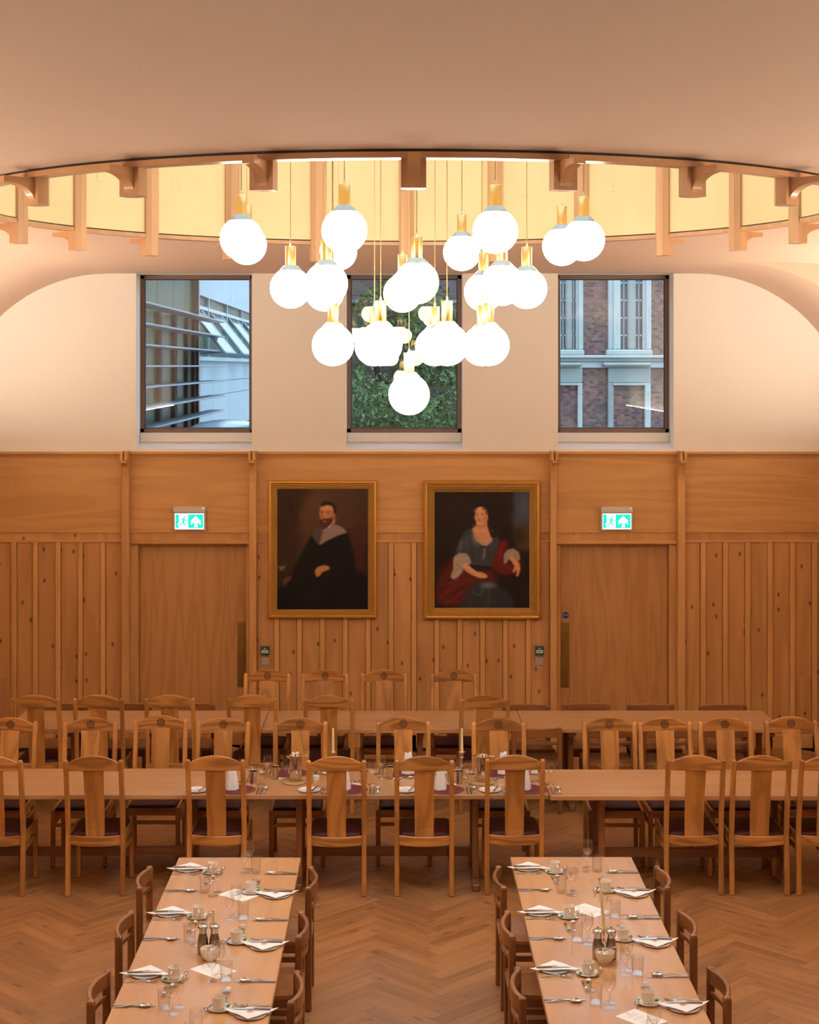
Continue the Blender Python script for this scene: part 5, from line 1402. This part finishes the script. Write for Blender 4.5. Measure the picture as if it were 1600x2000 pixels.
B(bx_(60), bx_(370), bz_(1090), bz_(1045), -0.26, 0.0, 'stone_corbel_table', 'stone_grey', c=0.06)

# ---- louvred facade and concrete building (left window), both running away from the hall
lf = empty('louvred_facade', (-3.97, 26.0, 0), 0, 'dark glazed facade with horizontal metal louvres outside the left window', 'building')
def LB(x0, x1, y0, y1, z0, z1, name, mat, par=None, c=0.0):
    return MB().box(x0 + 3.97, x1 + 3.97, y0 - 26.0, y1 - 26.0, z0, z1, c).build(name, mat, par or lf)
GXF = -4.15
for (y0, y1) in ((20.0, 22.6), (22.6, 24.6), (24.6, 26.5), (26.5, 28.4), (28.4, 30.4), (30.4, 32.2), (32.2, 33.4)):
    LB(GXF - 0.05, GXF, y0 + 0.02, y1 - 0.02, -0.2, 9.0, 'glass_panel', 'painted_reflection_glass')
LB(GXF - 0.4, GXF - 0.06, 20.0, 33.5, -0.2, 9.0, 'inner_wall', 'dark_timber')
LB(GXF - 0.3, GXF + 0.12, 33.35, 33.55, -0.2, 9.0, 'corner_post', 'frame_bronze')
for yp in (24.6, 26.5, 28.4, 30.4, 32.2, 33.3):
    LB(GXF, GXF + 0.06, yp - 0.16, yp + 0.16, -0.2, H + 0.95, 'louvre_post', 'dark_timber')
for k in range(9):
    z = H - 0.002 - (k - 3)*0.3165
    LB(GXF + 0.10, GXF + 0.44, 19.5, 35.4, z - 0.015, z + 0.015, 'louvre_blade', 'louvre_metal', c=0.006)
cb = empty('concrete_building', (-4.37, 36.0, 0), 0, 'pale concrete building with a strip of angled windows outside the left window', 'building')
def CBx(x0, x1, y0, y1, z0, z1, name, mat, par=None, c=0.0):
    return MB().box(x0 + 4.37, x1 + 4.37, y0 - 36.0, y1 - 36.0, z0, z1, c).build(name, mat, par or cb)
CX = -4.37
ys = [33.6, 36.4, 38.8, 42.8, 46.8, 51.0, 55.5]
zs_l = [2.35, 3.26, 3.6, 4.10]
for a, b in zip(ys[:-1], ys[1:]):
    for z0, z1 in zip(zs_l[:-1], zs_l[1:]): CBx(CX - 0.3, CX, a + 0.012, b - 0.012, z0 + 0.008, z1 - 0.008, 'wall_panel', 'concrete_blue')
    CBx(CX - 0.3, CX + 0.05, a + 0.012, b - 0.012, 5.52, 7.4, 'wall_panel', 'concrete_blue'); CBx(CX - 0.3, CX + 0.05, a + 0.012, b - 0.012, 7.42, 10.0, 'wall_panel', 'concrete_blue')
CBx(CX - 0.32, CX - 0.05, 33.6, 55.5, 2.3, 10.0, 'backing_wall', 'stone_grey')
CBx(CX - 0.2, CX + 0.12, 33.6, 55.5, 4.08, 4.17, 'window_ledge', 'sash_metal')
for a in np.arange(33.7, 54.0, 4.1):
    f = CBx(CX - 0.06, CX - 0.03, a + 0.06, a + 4.04, 4.17, 5.5, 'strip_window', 'painted_reflection_glass')
    CBx(CX - 0.06, CX + 0.04, a - 0.05, a + 0.06, 4.17, 5.52, 'window_post', 'sash_metal', f)
    CBx(CX - 0.06, CX + 0.03, a + 0.06, a + 4.04, 5.22, 5.30, 'transom', 'sash_metal', f)
    # open top-hung sash: triangular side gap and tilted pane
    y0, y1 = a + 0.7 - 36.0, a + 3.0 - 36.0
    x0 = CX + 4.37
    m = MB()
    for yy in (y0, y1): m.tube([(x0, yy, 5.2), (x0 + 0.75, yy, 4.25)], 0.03, 6); m.tube([(x0, yy, 4.22), (x0 + 0.75, yy, 4.25)], 0.018, 6)
    m.tube([(x0 + 0.75, y0, 4.25), (x0 + 0.75, y1, 4.25)], 0.03, 6)
    m.build('open_sash', 'sash_metal', f)
    MB().add([(x0 + 0.01, y0, 5.18), (x0 + 0.01, y1, 5.18), (x0 + 0.74, y1, 4.27), (x0 + 0.74, y0, 4.27), (x0 + 0.02, y0, 5.19), (x0 + 0.02, y1, 5.19), (x0 + 0.75, y1, 4.28), (x0 + 0.75, y0, 4.28)], [(0,1,2,3),(7,6,5,4),(0,4,5,1),(1,5,6,2),(2,6,7,3),(3,7,4,0)]).build('sash_pane', 'sash_glass', f)
rt = MB().prism([(-4.37, 2.36), (-4.2, 2.36), (-3.9, 2.15), (-2.2, 2.05), (-2.2, -0.2), (-4.37, -0.2)], 'Y', 33.6, 52.0).build('flat_roof', 'roof_dark'); tag(rt, 'dark low roof along the foot of the concrete building', 'roof')
dm = MB(); rings = []
for i in range(13):
    a = PI*i/12; rings.append([(-4.9 + 0.95*(1 - math.cos(a)) , y, 2.45 + 0.36*math.sin(a)) for y in (27.0, 27.15, 27.9, 28.0)])
dmo = MB().lathe([(1.0, 0.0), (0.97, 0.10), (0.85, 0.22), (0.6, 0.32), (0.3, 0.37), (0.001, 0.385)], 32).build('domed_rooflight', 'roof_pale', None, True)
dmo.location = (-3.05, 29.3, 2.66); dmo.scale = (0.75, 0.9, 0.8); tag(dmo, 'pale shiny rounded roof at the foot of the left window', 'roof')
bs = MB().box(-0.72, 0.72, -0.85, 0.85, -2.9, 0.0).build('rooflight_kerb', 'roof_dark', dmo); 
dmo.location.z = 2.70

# ---- garden: ivy-clad brick wall and tree (middle window)
gw = empty('garden_wall', (0, 31.0, 0), 0, 'weathered brick wall behind the greenery outside the middle window', 'wall')
MB().box(-2.3, 2.6, 0.0, 0.4, -0.2, 9.0).build('brick_face', 'brick_purple', gw)
MB().box(-2.3, 2.6, -0.05, 0.0, 5.15, 5.21).build('ledge', 'stone_grey', gw)
def foliage(n, box, seed, hole):
    rs = np.random.RandomState(seed); vs, fs, cols = [], [], []
    x0, x1, y0, y1, z0, z1 = box
    # clumps give the depth and light/dark masses
    cl = np.stack([rs.uniform(x0, x1, 150), rs.uniform(y0, y1, 150), rs.uniform(z0, z1, 150), rs.uniform(0.35, 0.8, 150)], 1)
    k = 0
    while k < n:
        c = cl[rs.randint(len(cl))]
        d = rs.randn(3); d /= np.linalg.norm(d); d[1] = -abs(d[1])
        p = c[:3] + d*c[3]*rs.uniform(0.75, 1.05)*np.array([1, 0.8, 0.7])
        if hole(p[0], p[2]): continue
        s = rs.uniform(0.030, 0.062)
        nrm = d + rs.randn(3)*0.55; nrm /= np.linalg.norm(nrm)
        t = np.cross(nrm, rs.randn(3)); t /= np.linalg.norm(t); b = np.cross(nrm, t)
        o = len(vs)
        vs.extend([tuple(p - t*s), tuple(p + b*s*0.6 + nrm*s*0.15), tuple(p + t*s*1.1), tuple(p - b*s*0.6 + nrm*s*0.15)])
        fs.append((o, o + 1, o + 2, o + 3))
        g = rs.uniform(0.6, 1.35); yl = rs.uniform(0, 1)
        cols.append((0.095*g*(1 + 0.6*yl), 0.205*g, 0.085*g*(1 - 0.4*yl), 1)); k += 1
    me = bpy.data.meshes.new('foliage'); me.from_pydata(vs, [], fs)
    at = me.attributes.new('Col', 'FLOAT_COLOR', 'FACE'); at.data.foreach_set('color', np.array(cols, dtype=np.float32).ravel())
    me.materials.append(MATS['leaf']); return me
iv = empty('climbing_ivy', (0, 0, 0), 0, 'leafy green climber spreading over the brick wall outside the middle window', 'climber')
o = link('foliage', foliage(22000, (-1.6, 2.0, 29.6, 30.6, 0.2, 7.2), 2, lambda x, z: (x < -0.25 and z > 5.05 + 0.9*(x + 0.85) and z < 9 and x > -1.2) or (x > 0.95 and 5.0 < z < 5.45)), iv); o['kind'] = 'stuff'
MB().tube([(0.3, 30.6, -0.2), (0.1, 30.5, 2.0), (-0.4, 30.4, 4.0), (-0.2, 30.5, 6.0)], [0.10, 0.07, 0.05, 0.02], 8).tube([(0.1, 30.5, 2.0), (1.0, 30.4, 3.6), (1.6, 30.5, 5.5)], [0.06, 0.04, 0.02], 8).build('stem', 'bark', iv)
bu = empty('garden_shrub', (0, 0, 0), 0, 'dense darker shrub growing low before the ivy outside the middle window', 'shrub')
o = link('foliage', foliage(9000, (-1.1, 1.5, 26.5, 27.6, 0.0, 3.6), 5, lambda x, z: False), bu); o['kind'] = 'stuff'
MB().tube([(0.2, 27.3, -0.2), (0.25, 27.2, 1.5), (0.1, 27.2, 3.0)], [0.07, 0.05, 0.02], 8).tube([(0.25, 27.2, 1.0), (1.0, 27.1, 2.6)], [0.05, 0.02], 8).build('stem', 'bark', bu)
